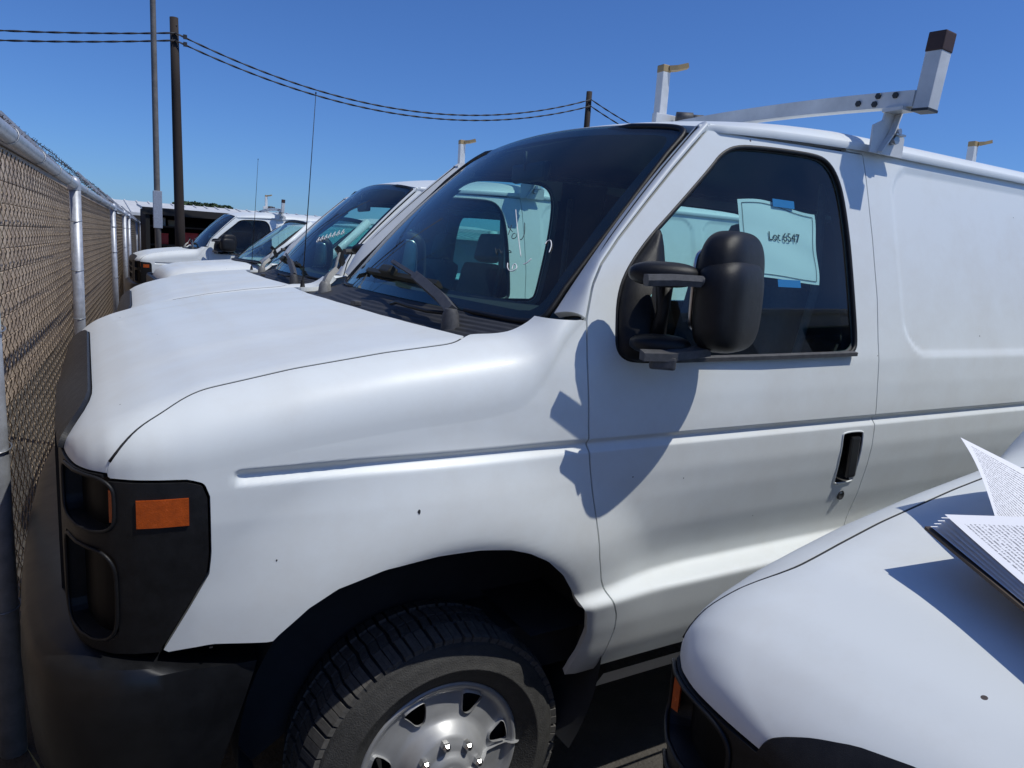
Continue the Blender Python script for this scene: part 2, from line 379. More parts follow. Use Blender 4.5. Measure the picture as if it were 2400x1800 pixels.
BEZ = [(-.665,.86),(-.65,.885),(-.578,1.02),(-.574,1.06),(-.576,1.175),(-.585,1.20),(-.61,1.209),(-.69,1.212),(-.742,1.215)]
FENDER = [(-.742,1.215),(-.742,1.6),(.10,1.6),(.16,1.512)]+DOORF+[(.32,.40)]+ARCH[::-1]+[(-.571,.872)]+BEZ
HOODP = [(.04,-.2),(.035,.05),(.02,.12),(-.004,.3),(-.035,.6),(-.045,1.01),(-.757,1.01),(-.757,.50),(-.758,.44),(-.763,.385),(-.773,.33),(-.787,.285),(-.800,.252),(-.811,.232),(-.82,.22),(-1.0,.20),(-1.0,-.2)]
DOOR = [(.748,2.032),(.609,1.906),(.514,1.816),(.405,1.709),(.347,1.645),(.315,1.591)]+DOORF[:-1]+[(.424,.555),(1.43,.555),(1.446,.8),(1.444,.905),(1.439,1.067),(1.433,1.21),(1.43,1.321),(1.439,1.456),(1.454,1.591),(1.456,1.78),(1.450,1.971),(1.442,2.050),(1.19,2.044),(.95,2.036)]
WIN = [(.853,1.998),(.793,1.968),(.753,1.928),(.598,1.794),(.503,1.715),(.425,1.632),(.392,1.568),(.381,1.49),(.377,1.444),(.393,1.42),(.433,1.409),(.592,1.409),(.919,1.412),(1.275,1.415),(1.315,1.428),(1.329,1.456),(1.334,1.614),(1.335,1.772),(1.322,1.907),(1.299,1.968),(1.263,2.003),(1.213,2.016),(1.085,2.014),(.954,2.008)]
GAP = .0024
sdF = sdpoly(X1, Z1, FENDER)
isflat = Y1-.175  # fender ends where the hood plane begins near the cowl

def zdrip(x): return np.interp(x, [.6,.72,.82,1.0,1.19,1.43,4.4], [2.02,2.032,2.040,2.051,2.060,2.068,2.068])
# roof and windshield curves
def ws_top(y):
    q = 1-((y-1)/.74)**2; return .770-.055*q, 2.050+.050*q
def ws_base(y):
    q = 1-((y-1)/.83)**2; return .232-.10*q, 1.478+.012*q

VAN = empty('cargo_van')
tag(VAN, 'nearest full white cargo van with a lot sheet in its side window', 'van', 'white vans parked in a row')

panel('fender', P1, [sdF+GAP, SEAMF+.0028, Y1-.20, .546-Z1], PAINT, VAN)
lip = 1.226-Z1
HOOD = panel('hood', P1, [np.where(X1 < -.742, -1, 1)*.01*0-(SEAMF-.0030)*np.where(X1 < -.745, 0, 1)-np.where(X1 < -.745, .01, 0), sdpoly(X1, Y1, HOODP), lip], PAINT, VAN, mirror='join', nohem=lambda v: abs(v[1]-1) < .002)[0]
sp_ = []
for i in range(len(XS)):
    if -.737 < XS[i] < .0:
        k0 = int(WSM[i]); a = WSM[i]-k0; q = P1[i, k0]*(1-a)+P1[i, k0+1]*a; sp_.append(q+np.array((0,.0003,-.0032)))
both('hood_gap_shade', MB().tube(np.array(sp_), .0036, 6), GAPSHADE, VAN)  # dark bead laid in the hood-fender gap to stand for its shade
# black nose: headlamp bezels, grille surround
outF = -(sdpoly(X1, Z1, FENDER)-GAP*1.3)
s0 = float(np.interp(-.727, _xs, _al)); s1 = float(np.interp(-.808, _xs, _al))
def rrect(cx, cz, hx, hz, rad):
    qx = np.abs(ARC1-cx)-hx+rad; qz = np.abs(Z1-cz)-hz+rad
    return np.minimum(np.maximum(qx, qz), 0)+np.hypot(np.maximum(qx, 0), np.maximum(qz, 0))-rad
sm_, sh_ = (s0+s1)/2, abs(s0-s1)/2
LAMPS = [(1.166, .052), (.985, .095)]
holes = [-rrect(sm_, c, sh_, h, .03) for c, h in LAMPS]
bezz = [outF, Z1-1.222, .868-Z1, Y1-.372, X1+.571]
panel('headlamp_bezel', P1, bezz+holes, BLACK, VAN, hem=.05, offset=.004)
for (c, h) in LAMPS:
    ls = panel('headlamp' if h > .07 else 'turn_signal', P1, [rrect(sm_, c, sh_, h, .03), Y1-.5], LENSD, VAN, hem=.03, offset=-.028)
    th = np.linspace(0, 2*math.pi, 49)[:-1]; pts = []
    for t in th:
        ct, st = math.cos(t), math.sin(t); e = .45
        s_ = sm_+sh_*math.copysign(abs(ct)**e, ct); z_ = c+h*math.copysign(abs(st)**e, st)
        x_ = float(np.interp(s_, _al, _xs)); pts.append((x_-.004, float(side_y(np.array([x_]), np.array([z_]))[0])-.006, z_))
    both('lamp_frame', MB().tube(pts, .0036, 6, closed=True), BLACK, VAN)
def surf_pad(x0, x1, z0, z1, out, n=10):
    g = MB(); xs = np.linspace(x0, x1, n); top = [[(x, float(side_y(np.array([x]), np.array([z]))[0])-out, z) for z in np.linspace(z0, z1, 4)] for x in xs]
    P = np.array(top); g.grid(P, False)
    for line in (P[0], P[-1], P[:, 0], P[:, -1]):
        B = line.copy(); B[:, 1] += out+.01; g.grid(np.stack([line, B]), False)
    return g
both('side_marker', surf_pad(-.697,-.611,1.126,1.178,.008), AMBER, VAN)
both('signal_reflector', surf_pad(-.739,-.728,1.135,1.195,.003,3), AMBER, VAN)
grille_f = [-(sdpoly(X1, Y1, HOODP)-.003), .868-Z1, -np.maximum(Y1-.376, (Z1-1.225)*3), X1+.7]
g_holes = []
for zc, hz in ((1.155,.035),(1.065,.035),(.955,.045)):
    for yc, hy in ((.86,.10),(.60,.11)):
        qx = np.abs(Y1-yc)-hy; qz = np.abs(Z1-zc)-hz; g_holes.append(-np.maximum(qx, qz))
panel('grille', P1, grille_f+g_holes, BLACK, VAN, hem=.04, offset=.010, mirror='join', nohem=lambda v: abs(v[1]-1) < .002)
mb = MB()
for zc in (1.185,1.065,.945):
    for k in range(4): mb.tube([(-.80,.40,zc-.033+k*.022),(-.805,1.0,zc-.033+k*.022),(-.80,1.6,zc-.033+k*.022)], .003, 5)
mb.build('grille_mesh', BLACK, VAN)
# engine bay block and wheel-house liners (dark)
mb = MB(); mb.box((-.35,1.0,.98), (.78,1.30,.56)); mb.box((-.62,1.0,1.0), (.30,1.5,.36)); mb.box((2.1,1.0,.60), (4.3,1.70,.14)); mb.box((-.02,1.0,.86), (1.02,1.29,.66)); mb.build('chassis_and_light_block', DARKIN, VAN)  # last box added to block sunlight leaking into the wheel wells
def liner(cx):
    g = MB(); ths = np.linspace(R(-35), R(215), 40)
    g.grid([[(cx+.47*math.cos(t), y, .60+.45*math.sin(t)) for y in (.035,.10,.2,.34)] for t in ths])
    g.grid([[(cx+rr*math.cos(t), .34, .60+rr*.95*math.sin(t)) for rr in (.0,.2,.47)] for t in ths])
    return g
both('wheel_house', liner(-.05), DARKIN, VAN); both('wheel_house', liner(3.5), DARKIN, VAN)

# front bumper
pp = [(-.478,.012),(-.55,.004),(-.65,.0),(-.735,.008),(-.80,.04),(-.85,.10),(-.885,.20),(-.905,.36),(-.92,.62),(-.925,1.0)]
pp = np.array(pp); tt = np.linspace(0, 1, 60); ct = np.concatenate([[0], np.cumsum(np.hypot(*np.diff(pp, axis=0).T))]); ct /= ct[-1]
px = smooth_table(list(ct), list(pp[:, 0]), .02, 0, 1)(tt); py = smooth_table(list(ct), list(pp[:, 1]), .02, 0, 1)(tt); px[0] = -.478
prof = [(-.15,.888),(-.10,.880),(-.035,.860),(-.012,.850),(-.002,.832),(.002,.80),(.004,.74),(.0,.66),(-.006,.60),(-.02,.55),(-.05,.515),(-.10,.50)]
Pb = np.zeros((60, len(prof), 3)); tn = np.stack([np.gradient(px), np.gradient(py)], 1); tn /= np.linalg.norm(tn, axis=1)[:, None]
for j, (o_, z_) in enumerate(prof):
    sidefac = np.clip((px+.82)/.2, 0, 1)   # the upper pad only on the front
    lim = .816+.036*np.clip((-.486-px)/.29, 0, 1); zz = z_-sidefac*np.maximum(0, z_-lim)
    ox = px-tn[:, 1]*0+(-tn[:, 1]*-1)*0; nx, ny = -np.abs(tn[:, 1]), -np.abs(tn[:, 0])
    Pb[:, j, 0] = px+nx*o_-np.clip((.845-zz)*.32, 0, .12)*np.exp(-((px+.478)/.12)**2); Pb[:, j, 1] = py+ny*o_; Pb[:, j, 2] = zz
Pf = np.concatenate([Pb, np.stack([Pb[::-1][1:, :, 0], 2-Pb[::-1][1:, :, 1], Pb[::-1][1:, :, 2]], -1)])
mb = MB().grid(Pf, True, flip=True)
k = len(prof)
mb.f += [tuple(range(k)), tuple(range((len(Pf)-1)*k, len(Pf)*k))[::-1]]; mb.sm += [False]*2
mb.build('bumper', mat('bumper_plastic', (.008, .0085, .010), .34, spec=.4, noise=.3, nscale=20), VAN, autosmooth=40)

# cab and cargo sides
x2 = np.unique(np.round(np.concatenate([np.arange(.20,1.5,.0125), np.arange(1.5,2.7,.014), np.arange(2.7,4.36,.02)]), 5)); XX, ZZ = np.meshgrid(x2, ZR, indexing='ij')
YY = side_y(XX, ZZ, False); YY = YY+.30*np.clip((XX-4.22)/.14, 0, 1)**2.5*.5
P2 = np.stack([XX, YY, ZZ], -1); sdD = sdpoly(XX, ZZ, DOOR); sdW = sdpoly(XX, ZZ, smoothpoly(WIN, 1))
HP = smoothpoly([(1.272,1.173),(1.378,1.173),(1.388,1.160),(1.397,1.01),(1.388,.997),(1.29,.997),(1.280,1.01),(1.266,1.160)], 2)
HP = np.stack([HP[:, 0]*.86+1.338*.14, HP[:, 1]], 1)
sdH = sdpoly(XX, ZZ, HP)
DOORS = panel('door', P2, [sdD+GAP, -sdW, -sdH, XX-1.6], PAINT, VAN)
sill = .535-ZZ; drip_f = ZZ-(zdrip(XX)-.004)
rarch = 1-np.hypot((XX-3.5)/.41, (ZZ-.60)/.365)
frontlim = 1.36-XX
side_fields = [-(sdD-GAP), sill, drip_f, frontlim, rarch]
RW = smoothpoly([(1.72,1.47),(1.72,1.97),(1.80,1.99),(2.62,1.99),(2.66,1.96),(2.66,1.47),(2.62,1.45),(1.76,1.45)], 2); sdR = sdpoly(XX, ZZ, RW)
SIDES = panel('body_side', P2, side_fields, PAINT, VAN, mirror=None)+panel('body_side', P2, side_fields+[-sdR], PAINT, VAN, mirror='right')
panel('side_window', P2, [sdR-.01, 1.6-XX], GLASS, SIDES[1], hem=0, offset=-.010, mirror='right')
panel('cargo_lining', P2, [sdD*0-1, .7-ZZ, ZZ-2.0, 1.62-XX, XX-4.2], DARKIN, VAN, hem=0, offset=-.03, mirror=None); panel('cargo_lining', P2, [-(sdR-.003), .7-ZZ, ZZ-2.0, 1.62-XX, XX-4.2], DARKIN, VAN, hem=0, offset=-.03, mirror='right')
# sill strip under the door
mb = MB().grid([[(x, .02+.012*k, .552-.02*k) for k in range(4)] for x in np.linspace(.42, 1.45, 12)]); both('sill', mb, PAINT, VAN)
# rear wall
mb = MB().grid([[(4.34+.02*math.sin(math.pi*s), y, z) for z in np.linspace(.53, 2.08, 12)] for y in np.linspace(.2, 1.8, 20) for s in [(y-.2)/1.6]], flip=False); mb.build('rear_wall', PAINT, VAN)
# windshield pillars
DS = np.array([(.290,1.512),(.315,1.591),(.347,1.645),(.405,1.709),(.514,1.816),(.609,1.906),(.680,1.970),(.748,2.030)])-np.array([.0035,-.0035])
def wedge(t):
    xb, zb = ws_base(.165); xt, zt_ = ws_top(.27); p = np.array([xb,.165,zb])*(1-t)+np.array([xt,.27,zt_])*t
    return p+np.array([-.65,0,.55])*(.022*4*t*(1-t))
tt = np.linspace(0, 1, 40); dl = np.concatenate([[0], np.cumsum(np.hypot(*np.diff(DS, axis=0).T))]); dl /= dl[-1]
dx, dz = np.interp(tt, dl, DS[:, 0]), np.interp(tt, dl, DS[:, 1])
Wp = np.array([wedge(.055+.945*t) for t in tt])+np.array([.004,-.014,.004])
Pp = np.zeros((40, 12, 3)); dn = np.array([-.30,-.80,.35])
for j in range(12):
    s = j/11; D_ = np.stack([dx, side_y(dx, dz, False), dz], 1); Pp[:, 11-j] = D_*(1-s)+Wp*s+dn*(.030*4*s*(1-s))
panel('windshield_pillar', Pp[::-1][:, :], [np.full(Pp.shape[:2], -1.)], PAINT, VAN, hem=.02, flip=False)
# roof
ny_ = 50; ys_ = .200+(1-.200)*np.linspace(0, 1, ny_)**1.5; us = np.concatenate([np.linspace(0, .12, 30), np.linspace(.12, 1, 60)[1:]])
Pr = np.zeros((len(us), ny_, 3))
for j, y in enumerate(ys_):
    tx, tz = ws_top(max(y, .27)); tx += .012
    x = tx+(4.34-tx)*us; full = zdrip(x)+.052*(1-np.exp(-(y-.200)/.035))+.070*(1-((1-y)/.80)**2)
    bl = 1-np.exp(-(x-tx)/.20); tz2 = tz+.004-(.02 if y < .21 else 0)
    Pr[:, j] = np.stack([x, np.full_like(x, y), tz2+(full-tz2)*bl], 1)
panel('roof', Pr, [np.full(Pr.shape[:2], -1.)], PAINT, VAN, hem=.02, mirror='join', nohem=lambda v: abs(v[1]-1) < .002)
xd = np.concatenate([np.linspace(.735, .85, 8), np.linspace(.9, 4.33, 40)]); zd = zdrip(xd)+0
mb = MB().sweep(np.stack([xd, np.interp(xd, [.73,.80,5], [.215,.192,.190]), zd], 1), [(.012,-.010),(.016,.002),(.012,.012),(-.004,.010),(-.02,.012),(-.02,-.006)], smooth=False); both('drip_rail', mb, PAINT, VAN, 50)
# windshield
ns, nt_ = 44, 26; Pw = np.zeros((ns, nt_, 3))
for i, s in enumerate(np.linspace(0, 1, ns)):
    for j, t in enumerate(np.linspace(0, 1, nt_)):
        yb = .165+1.67*s; yt = .27+1.46*s; xb, zb = ws_base(yb); xt, zt_ = ws_top(yt)
        p = np.array([xb, yb, zb])*(1-t)+np.array([xt, yt, zt_])*t; p += np.array([-.65,0,.55])*((.022+.02*4*s*(1-s))*4*t*(1-t)); Pw[i, j] = p
S_, T_ = np.meshgrid(np.linspace(0, 1, ns)*1.56, np.linspace(0, 1, nt_)*.78, indexing='ij')
def rr2(mx, my, rad):
    qx = np.abs(S_-.78)-(.78-mx)+rad; qy = np.abs(T_-.39)-(.39-my)+rad
    return np.minimum(np.maximum(qx, qy), 0)+np.hypot(np.maximum(qx, 0), np.maximum(qy, 0))-rad
WSH = panel('windshield', Pw, [rr2(.003,.003,.02)], GLASS, VAN, hem=.004, mirror=None, flip=True)[0]
panel('windshield_band', Pw, [rr2(.0,.0,.02), -rr2(.045,.040,.05)], FRITM, WSH, hem=.0, mirror=None, flip=True, offset=-.006)
def per(mx, my, rad, n=240):
    pts = []
    for t in np.linspace(0, 2*math.pi, n+1)[:-1]+.013:
        c_, s_ = math.cos(t), math.sin(t); e = .09
        u = .5+.5*(1-2*mx/1.56)*math.copysign(abs(c_)**e, c_); v = .5+.5*(1-2*my/.78)*math.copysign(abs(s_)**e, s_)
        fi, fj = u*(ns-1), v*(nt_-1); i0, j0 = min(int(fi), ns-2), min(int(fj), nt_-2); a, b = fi-i0, fj-j0
        pts.append(Pw[i0, j0]*(1-a)*(1-b)+Pw[i0+1, j0]*a*(1-b)+Pw[i0, j0+1]*(1-a)*b+Pw[i0+1, j0+1]*a*b)
    return np.array(pts)
def wpt(s, t):
    fi, fj = s*(ns-1), t*(nt_-1); i0, j0 = min(int(fi), ns-2), min(int(fj), nt_-2); a, b = fi-i0, fj-j0
    return Pw[i0, j0]*(1-a)*(1-b)+Pw[i0+1, j0]*a*(1-b)+Pw[i0, j0+1]*(1-a)*b+Pw[i0+1, j0+1]*a*b
MB().tube(per(.004, .004, .05), .009, 6, closed=True).build('windshield_gasket', BLACK, WSH)
# cowl with ridges between hood and windshield
nc, mcw = 90, 120; Pc = np.zeros((nc, mcw, 3))
for i, y in enumerate(np.linspace(.135, 1.865, nc)):
    xf = float(np.interp(min(y, 2-y), [.12,.3,.6,1.0], [.028,.002,-.029,-.039])); xb, zb = ws_base(float(np.clip(y, .165, 1.835))); xb += .02; zb += .006
    zf = float(_H(xf))-.042-.012*((y-1)/.87)**2
    for j, s in enumerate(np.linspace(0, 1, mcw)):
        x = xf+(xb-xf)*s; z = zf+(zb-zf)*s**1.2; ph = (x-.10*((y-1)/.8)**2)/.0125
        am = .0022*(1 if .05 < s < .90 else 0)*sstep(min(y-.17, 1.80-y), 0, .06)*(0 if 1.42 < y < 1.9 else 1)
        Pc[i, j] = (x, y, z+am*math.copysign(abs(math.sin(ph*math.pi))**.5, math.sin(ph*math.pi)))
MB().grid(Pc, True, flip=True).build('cowl', COWLM, VAN)
MB().box((.10,1.0,1.37), (.42,1.84,.05)).build('cowl_light_block', DARKIN, VAN)  # unseen block added to keep sunlight out of the wheel wells
# ------------------------------------------------------------------ van: doors, glass, mirror, wipers, cabin
GLS = panel('window_glass', P2, [sdW-.012, XX-1.6], GLASS, None, hem=0, offset=-.010)
LIN = panel('door_lining', P2, [sdD+.03, -(sdW-.004), ZZ-1.95, XX-1.6], DARKIN, None, hem=0, offset=-.055)
wn = smoothpoly(WIN, 2); wy = side_y(wn[:, 0], wn[:, 1], False)
SEAL = both('window_seal', MB().tube(np.stack([wn[:, 0], wy+.004, wn[:, 1]], 1), .0075, 6, closed=True), BLACK, None)
FRM = MB()
cxw, czw = wn.mean(0); inn = np.array([[cxw+(a-cxw)*.980, czw+(b-czw)*.968] for a, b in wn]); iy = side_y(inn[:, 0], inn[:, 1], False)
A_ = np.stack([wn[:, 0], wy+.006, wn[:, 1]], 1); B_ = np.stack([inn[:, 0], iy+.011, inn[:, 1]], 1)
FRM.grid(np.stack([A_, B_]), True, closev=True); FRM2 = both('window_channel', FRM, mat('window_channel', (.03,.03,.032), .5), None)
sl_ = MB().sweep([(.52,float(side_y(np.array([.5]),np.array([1.412]),False)[0])-.004,1.412),(.9,.014,1.416),(1.30,.015,1.421)], [(.008,-.007),(.009,.004),(-.006,.008),(-.006,-.007)])
SILL = both('window_sill', sl_, GREYP, None, 40)
hb = MB(); hx, hz = HP[:, 0], HP[:, 1]; hy = side_y(hx, hz, False); hc = HP.mean(0)
rim0 = np.stack([hx, hy-.0005, hz], 1); rim1 = np.stack([hc[0]+(hx-hc[0])*.86, hy+.018, hc[1]+(hz-hc[1])*.9], 1); rim2 = np.stack([hc[0]+(hx-hc[0])*.7, hy+.026, hc[1]+(hz-hc[1])*.8], 1); mid = np.stack([hc[0]+(hx-hc[0])*.01, hy+.027, hc[1]+(hz-hc[1])*.01], 1)
hb.grid(np.stack([rim0, rim1, rim2, mid]), True, closev=True); HCUP = both('handle_cup', hb, BLACK, None)
hl = MB().box((1.345,.004,1.088), (.046,.016,.135), bev=.007); HDL = both('door_handle', hl, mat('handle_black', (.012,.012,.013), .3), None)
hr = MB().tube(np.concatenate([rim0, rim0[:1]])[::1], .0032, 5, cap=False); HRIM = both('handle_rim', hr, PAINT, None)
lk = MB().lathe([(.0,-.001),(.010,-.001),(.012,-.004),(.016,-.003),(.0165,.004)], (1.352,float(side_y(np.array([1.352]),np.array([.951]),False)[0]),.951), 'y', 20); LOCK = both('door_lock', lk, BOLT, None)
for i in (0, 1):
    for grp in (GLS, LIN, SEAL, FRM2, SILL, HCUP, HDL, HRIM, LOCK): grp[i].parent = DOORS[i]

# side mirrors: sail base, two arms, head (partly folded back)
def superhead(c, w, h, d, ax, n=28, e1=.55, e2=.6):
    P = np.zeros((n, n+1, 3)); A = np.array(ax)
    for i in range(n):
        for j in range(n+1):
            a = 2*math.pi*i/n; b = -math.pi/2+math.pi*j/n
            f = lambda q, e: math.copysign(abs(q)**e, q)
            v = np.array([w*f(math.cos(a), e1)*f(math.cos(b), e2), d*f(math.sin(a), .8)*f(math.cos(b), e2), h*f(math.sin(b), e2)])
            P[i, j] = np.array(c)+A.T@v
    return P
sail = smoothpoly([(.378,1.410),(.383,1.50),(.395,1.57),(.428,1.635),(.505,1.713),(.548,1.760),(.545,1.62),(.520,1.410)], 2); sc = sail.mean(0)
g = MB(); sy = side_y(sail[:, 0], sail[:, 1], False)
r0 = np.stack([sail[:, 0], sy+.012, sail[:, 1]], 1); r1 = np.stack([sail[:, 0], sy-.010, sail[:, 1]], 1)
r2 = np.stack([sc[0]+(sail[:, 0]-sc[0])*.90, sy-.022, sc[1]+(sail[:, 1]-sc[1])*.95], 1); r3 = np.stack([sc[0]+(sail[:, 0]-sc[0])*.5+.01, sy-.040, sc[1]+(sail[:, 1]-sc[1])*.7], 1); r4 = np.stack([sc[0]+(sail[:, 0]-sc[0])*.02, sy*0+sy.mean()-.044, sc[1]+(sail[:, 1]-sc[1])*.02], 1)
g.grid(np.stack([r0, r1, r2, r3, r4]), True, closev=True, flip=True)
g.grid(superhead((.415,-.070,1.632), .084, .030, .052, [nrm((.75,-.55,0)), nrm((.55,.75,0)), (0,0,1)], 20, .8, .8), True, closeu=True)
g.grid(superhead((.425,-.068,1.466), .074, .024, .048, [nrm((.75,-.55,0)), nrm((.55,.75,0)), (0,0,1)], 20, .8, .8), True, closeu=True)
g.tube([(.462,-.012,1.47),(.470,-.016,1.54),(.468,-.014,1.62)], [.022,.016,.024], 10)
MIR = both('mirror', g, BLACK, VAN)
wax = nrm((.91,.41,0)); dax = nrm((-.41,.91,0)); HC = (.596,-.106,1.598)
hd = MB().grid(superhead(HC, .136, .146, .058, [wax, dax, (0,0,1)], 40, .56, .58), True, closeu=True)
HEAD = both('mirror_head', hd, BLACK, None)
ph = superhead((HC[0]-.022,HC[1]-.024,HC[2]-.030), .128, .112, .060, [wax, dax, (0,0,1)], 32, .55, .55); HP2 = both('mirror_scoop', MB().grid(ph, True, closeu=True), BLACK, None)
am = MB().sweep([(.322,-.116,1.618),(.385,-.134,1.622),(.450,-.150,1.622)], [(-.012,-.013),(.012,-.013),(.016,0),(.012,.013),(-.012,.013),(-.016,0)]); am.tube([(.445,-.149,1.622),(.48,-.158,1.622)], .013, 10); am.tube([(.468,-.155,1.622),(.476,-.157,1.622)], .019, 12); am.tube([(.476,-.157,1.622),(.58,-.172,1.618)], [.018,.020], 12)
am2 = MB(); am2.sweep([(.335,-.112,1.448),(.40,-.130,1.448),(.50,-.150,1.462)], [(-.014,-.012),(.014,-.012),(.014,.006),(-.014,.012)]); am2.box((.39,-.122,1.430), (.06,.03,.03), [nrm((.8,-.6,0)), nrm((.6,.8,0)), (0,0,1)], .006)
ARM = both('mirror_arm', am, GREYP, None); ARM2 = both('mirror_arm', am2, GREYP, None)
mg = MB().grid(superhead((HC[0]+dax[0]*.058,HC[1]+dax[1]*.058,HC[2]), .095, .10, .010, [wax, dax, (0,0,1)], 20, .4, .4), True, closeu=True); MGL = both('mirror_glass', mg, CHROME, None)
for i in (0, 1):
    for grp in (HEAD, HP2, ARM, ARM2, MGL): grp[i].parent = MIR[i]

# wipers
wn_ = nrm((-.75,0,.66))
a = MB(); piv = np.array((.085,.389,1.475)); el = wpt(.518,.124)+wn_*.045; md = piv*.45+el*.55+np.array([0,0,.025])
a.lathe([(.0,.028),(.016,.026),(.022,.012),(.026,-.03)], piv, 'z', 14)
a.sweep([piv+(0,0,.022), piv*.72+md*.28+(0,0,.024), md], [(-.016,-.012),(.016,-.012),(.013,.010),(-.013,.010)], up=wn_)
a.sweep([md, md*.4+el*.6, el], [(-.007,-.005),(.007,-.005),(.006,.006),(-.006,.006)], up=wn_)
W1 = a.build('wiper', GREYP, VAN, 40)
bl = [wpt(s, t)+wn_*.010 for s, t in zip(np.linspace(.708,.301,14), np.linspace(.090,.077,14))]; b = MB()
b.sweep(bl, [(-.004,-.010),(.004,-.010),(.008,.004),(.008,.016),(-.008,.016),(-.008,.004)], up=wn_); mid_ = bl[6]; b.box(mid_+wn_*.03, (.03,.10,.03), [nrm((.66,0,.75)), (0,1,0), wn_], .006)
b.build('wiper_blade', mat('blade_olive', (.03,.03,.022), .6), W1)
a = MB(); piv = np.array((.10,1.655,1.470)); tip = np.array((.155,1.70,1.545)); el2 = np.array((.215,1.84,1.62))
a.lathe([(.0,.028),(.016,.026),(.024,.012),(.03,-.03)], piv, 'z', 14)
a.sweep([piv+(0,0,.02), (.115,1.665,1.515), tip], [(-.018,-.012),(.018,-.012),(.014,.010),(-.014,.010)], up=wn_)
a.sweep([tip, (.185,1.77,1.585), el2], [(-.004,-.004),(.004,-.004),(.004,.004),(-.004,.004)], up=wn_)
W2 = a.build('wiper', mat('bare_grey_arm', (.22,.22,.21), .5, noise=.3, nscale=60), VAN, 40)
MB().sweep([el2+(-.02,-.03,.015), el2, el2+(.03,.05,-.055)], [(-.012,-.008),(.012,-.008),(.012,.008),(-.012,.008)], up=wn_).build('wiper_blade', BLACK, W2)
MB().box((-.005,.92,1.468), (.025,.045,.018), bev=.005).build('washer_nozzle', GREYP, VAN)
MB().tube([(.07,.80,1.478),(.06,.72,1.490),(.055,.62,1.487),(.065,.50,1.484),(.08,.42,1.487)], .006, 6).build('washer_hose', BLACK, VAN)
# antenna on the far fender
a = MB(); ab = np.array((.055,1.845,1.430)); a.lathe([(.028,-.02),(.026,.008),(.012,.02),(.008,.05),(.004,.06)], ab, 'z', 12); a.tube([ab+(0,0,.05), ab+(.022,0,.42), ab+(.045,0,.842)], [.0026,.002,.0013], 6); a.tube([ab+(.0445,0,.838), ab+(.0452,0,.846)], .003, 6)
a.build('antenna', BLACK, VAN)

# cabin
g = MB(); xx = np.array([.10,.14,.30,.50,.60,.64,.62,.55]); zz = np.array([1.20,1.43,1.475,1.500,1.475,1.39,1.25,1.0])
g.grid([[(x, y, z) for x, z in zip(xx, zz)] for y in np.linspace(.14, 1.86, 8)], True); g.build('dashboard', DARKIN, VAN)
g = MB(); cs = np.array((.76,.58,1.44)); nx_ = nrm((-.62,0,-.78)); ua = np.array((0,1.,0)); va = np.cross(nx_, ua)
g.tube([cs+.19*(ua*math.cos(t)+va*math.sin(t)) for t in np.linspace(0, 2*math.pi, 37)[:-1]], .014, 8, closed=True); g.tube([cs-ua*.18, cs, cs+ua*.18], .02, 6); g.tube([cs, cs+nx_*.3], .035, 8); g.box(cs, (.14,.16,.05), [va, ua, nx_], .02)
g.build('steering_wheel', mat('wheel_grey', (.05,.053,.06), .5), VAN)
for sx in (.58, 1.42):
    s = empty('seat'); s.parent = VAN
    def seat_part(nm, c, d, ax=None, bev=.05): MB().box(c, d, ax, bev).build(nm, SEATM, s, 60)
    tl = [nrm((.97,0,-.24)), (0,1,0), nrm((.24,0,.97))]
    seat_part('seat_cushion', (1.05,sx,1.02), (.52,.52,.16)); seat_part('seat_back', (1.34,sx,1.32), (.15,.50,.62), tl); seat_part('headrest', (1.43,sx,1.73), (.10,.27,.20), tl, .045)
    MB().box((1.05,sx,.80), (.40,.40,.30)).build('seat_base', DARKIN, s)
MB().grid([[(x, y, .69) for x in (.2,4.3)] for y in (.06,1.94)], False).build('cargo_floor', DARKIN, VAN)
g = MB(); g.grid(Pr[4:]-np.array([0,0,.028]), True, flip=True); q = Pr[4:].copy(); q[..., 1] = 2-q[..., 1]; g.grid(q-np.array([0,0,.028]), True); g.build('headliner', DARKIN, VAN)
panel('pillar_lining', Pp[::-1], [np.full(Pp.shape[:2], -1.)], DARKIN, VAN, hem=0, offset=-.03)
g = MB().box((.66,.98,1.955), (.03,.24,.070), bev=.015); g.tube([(.65,1.0,1.96),(.645,1.0,2.03)], .008, 6); g.build('rear_view_mirror', BLACK, VAN)
g = MB(); g.grid([[(1.34,.21,2.03),(1.36,.13,1.6),(1.36,.08,1.3),(1.36,.08,.8)],[(1.60,.24,2.03),(1.60,.14,1.6),(1.60,.08,1.3),(1.60,.08,.8)]], False); both('pillar_trim', g, DARKIN, VAN)
g = MB(); g.tube([(1.36,.26,1.95),(1.36,.24,1.6),(1.30,.26,1.25),(1.2,.3,1.05)], .018, 4); both('seat_belt', g, GREYP, VAN)

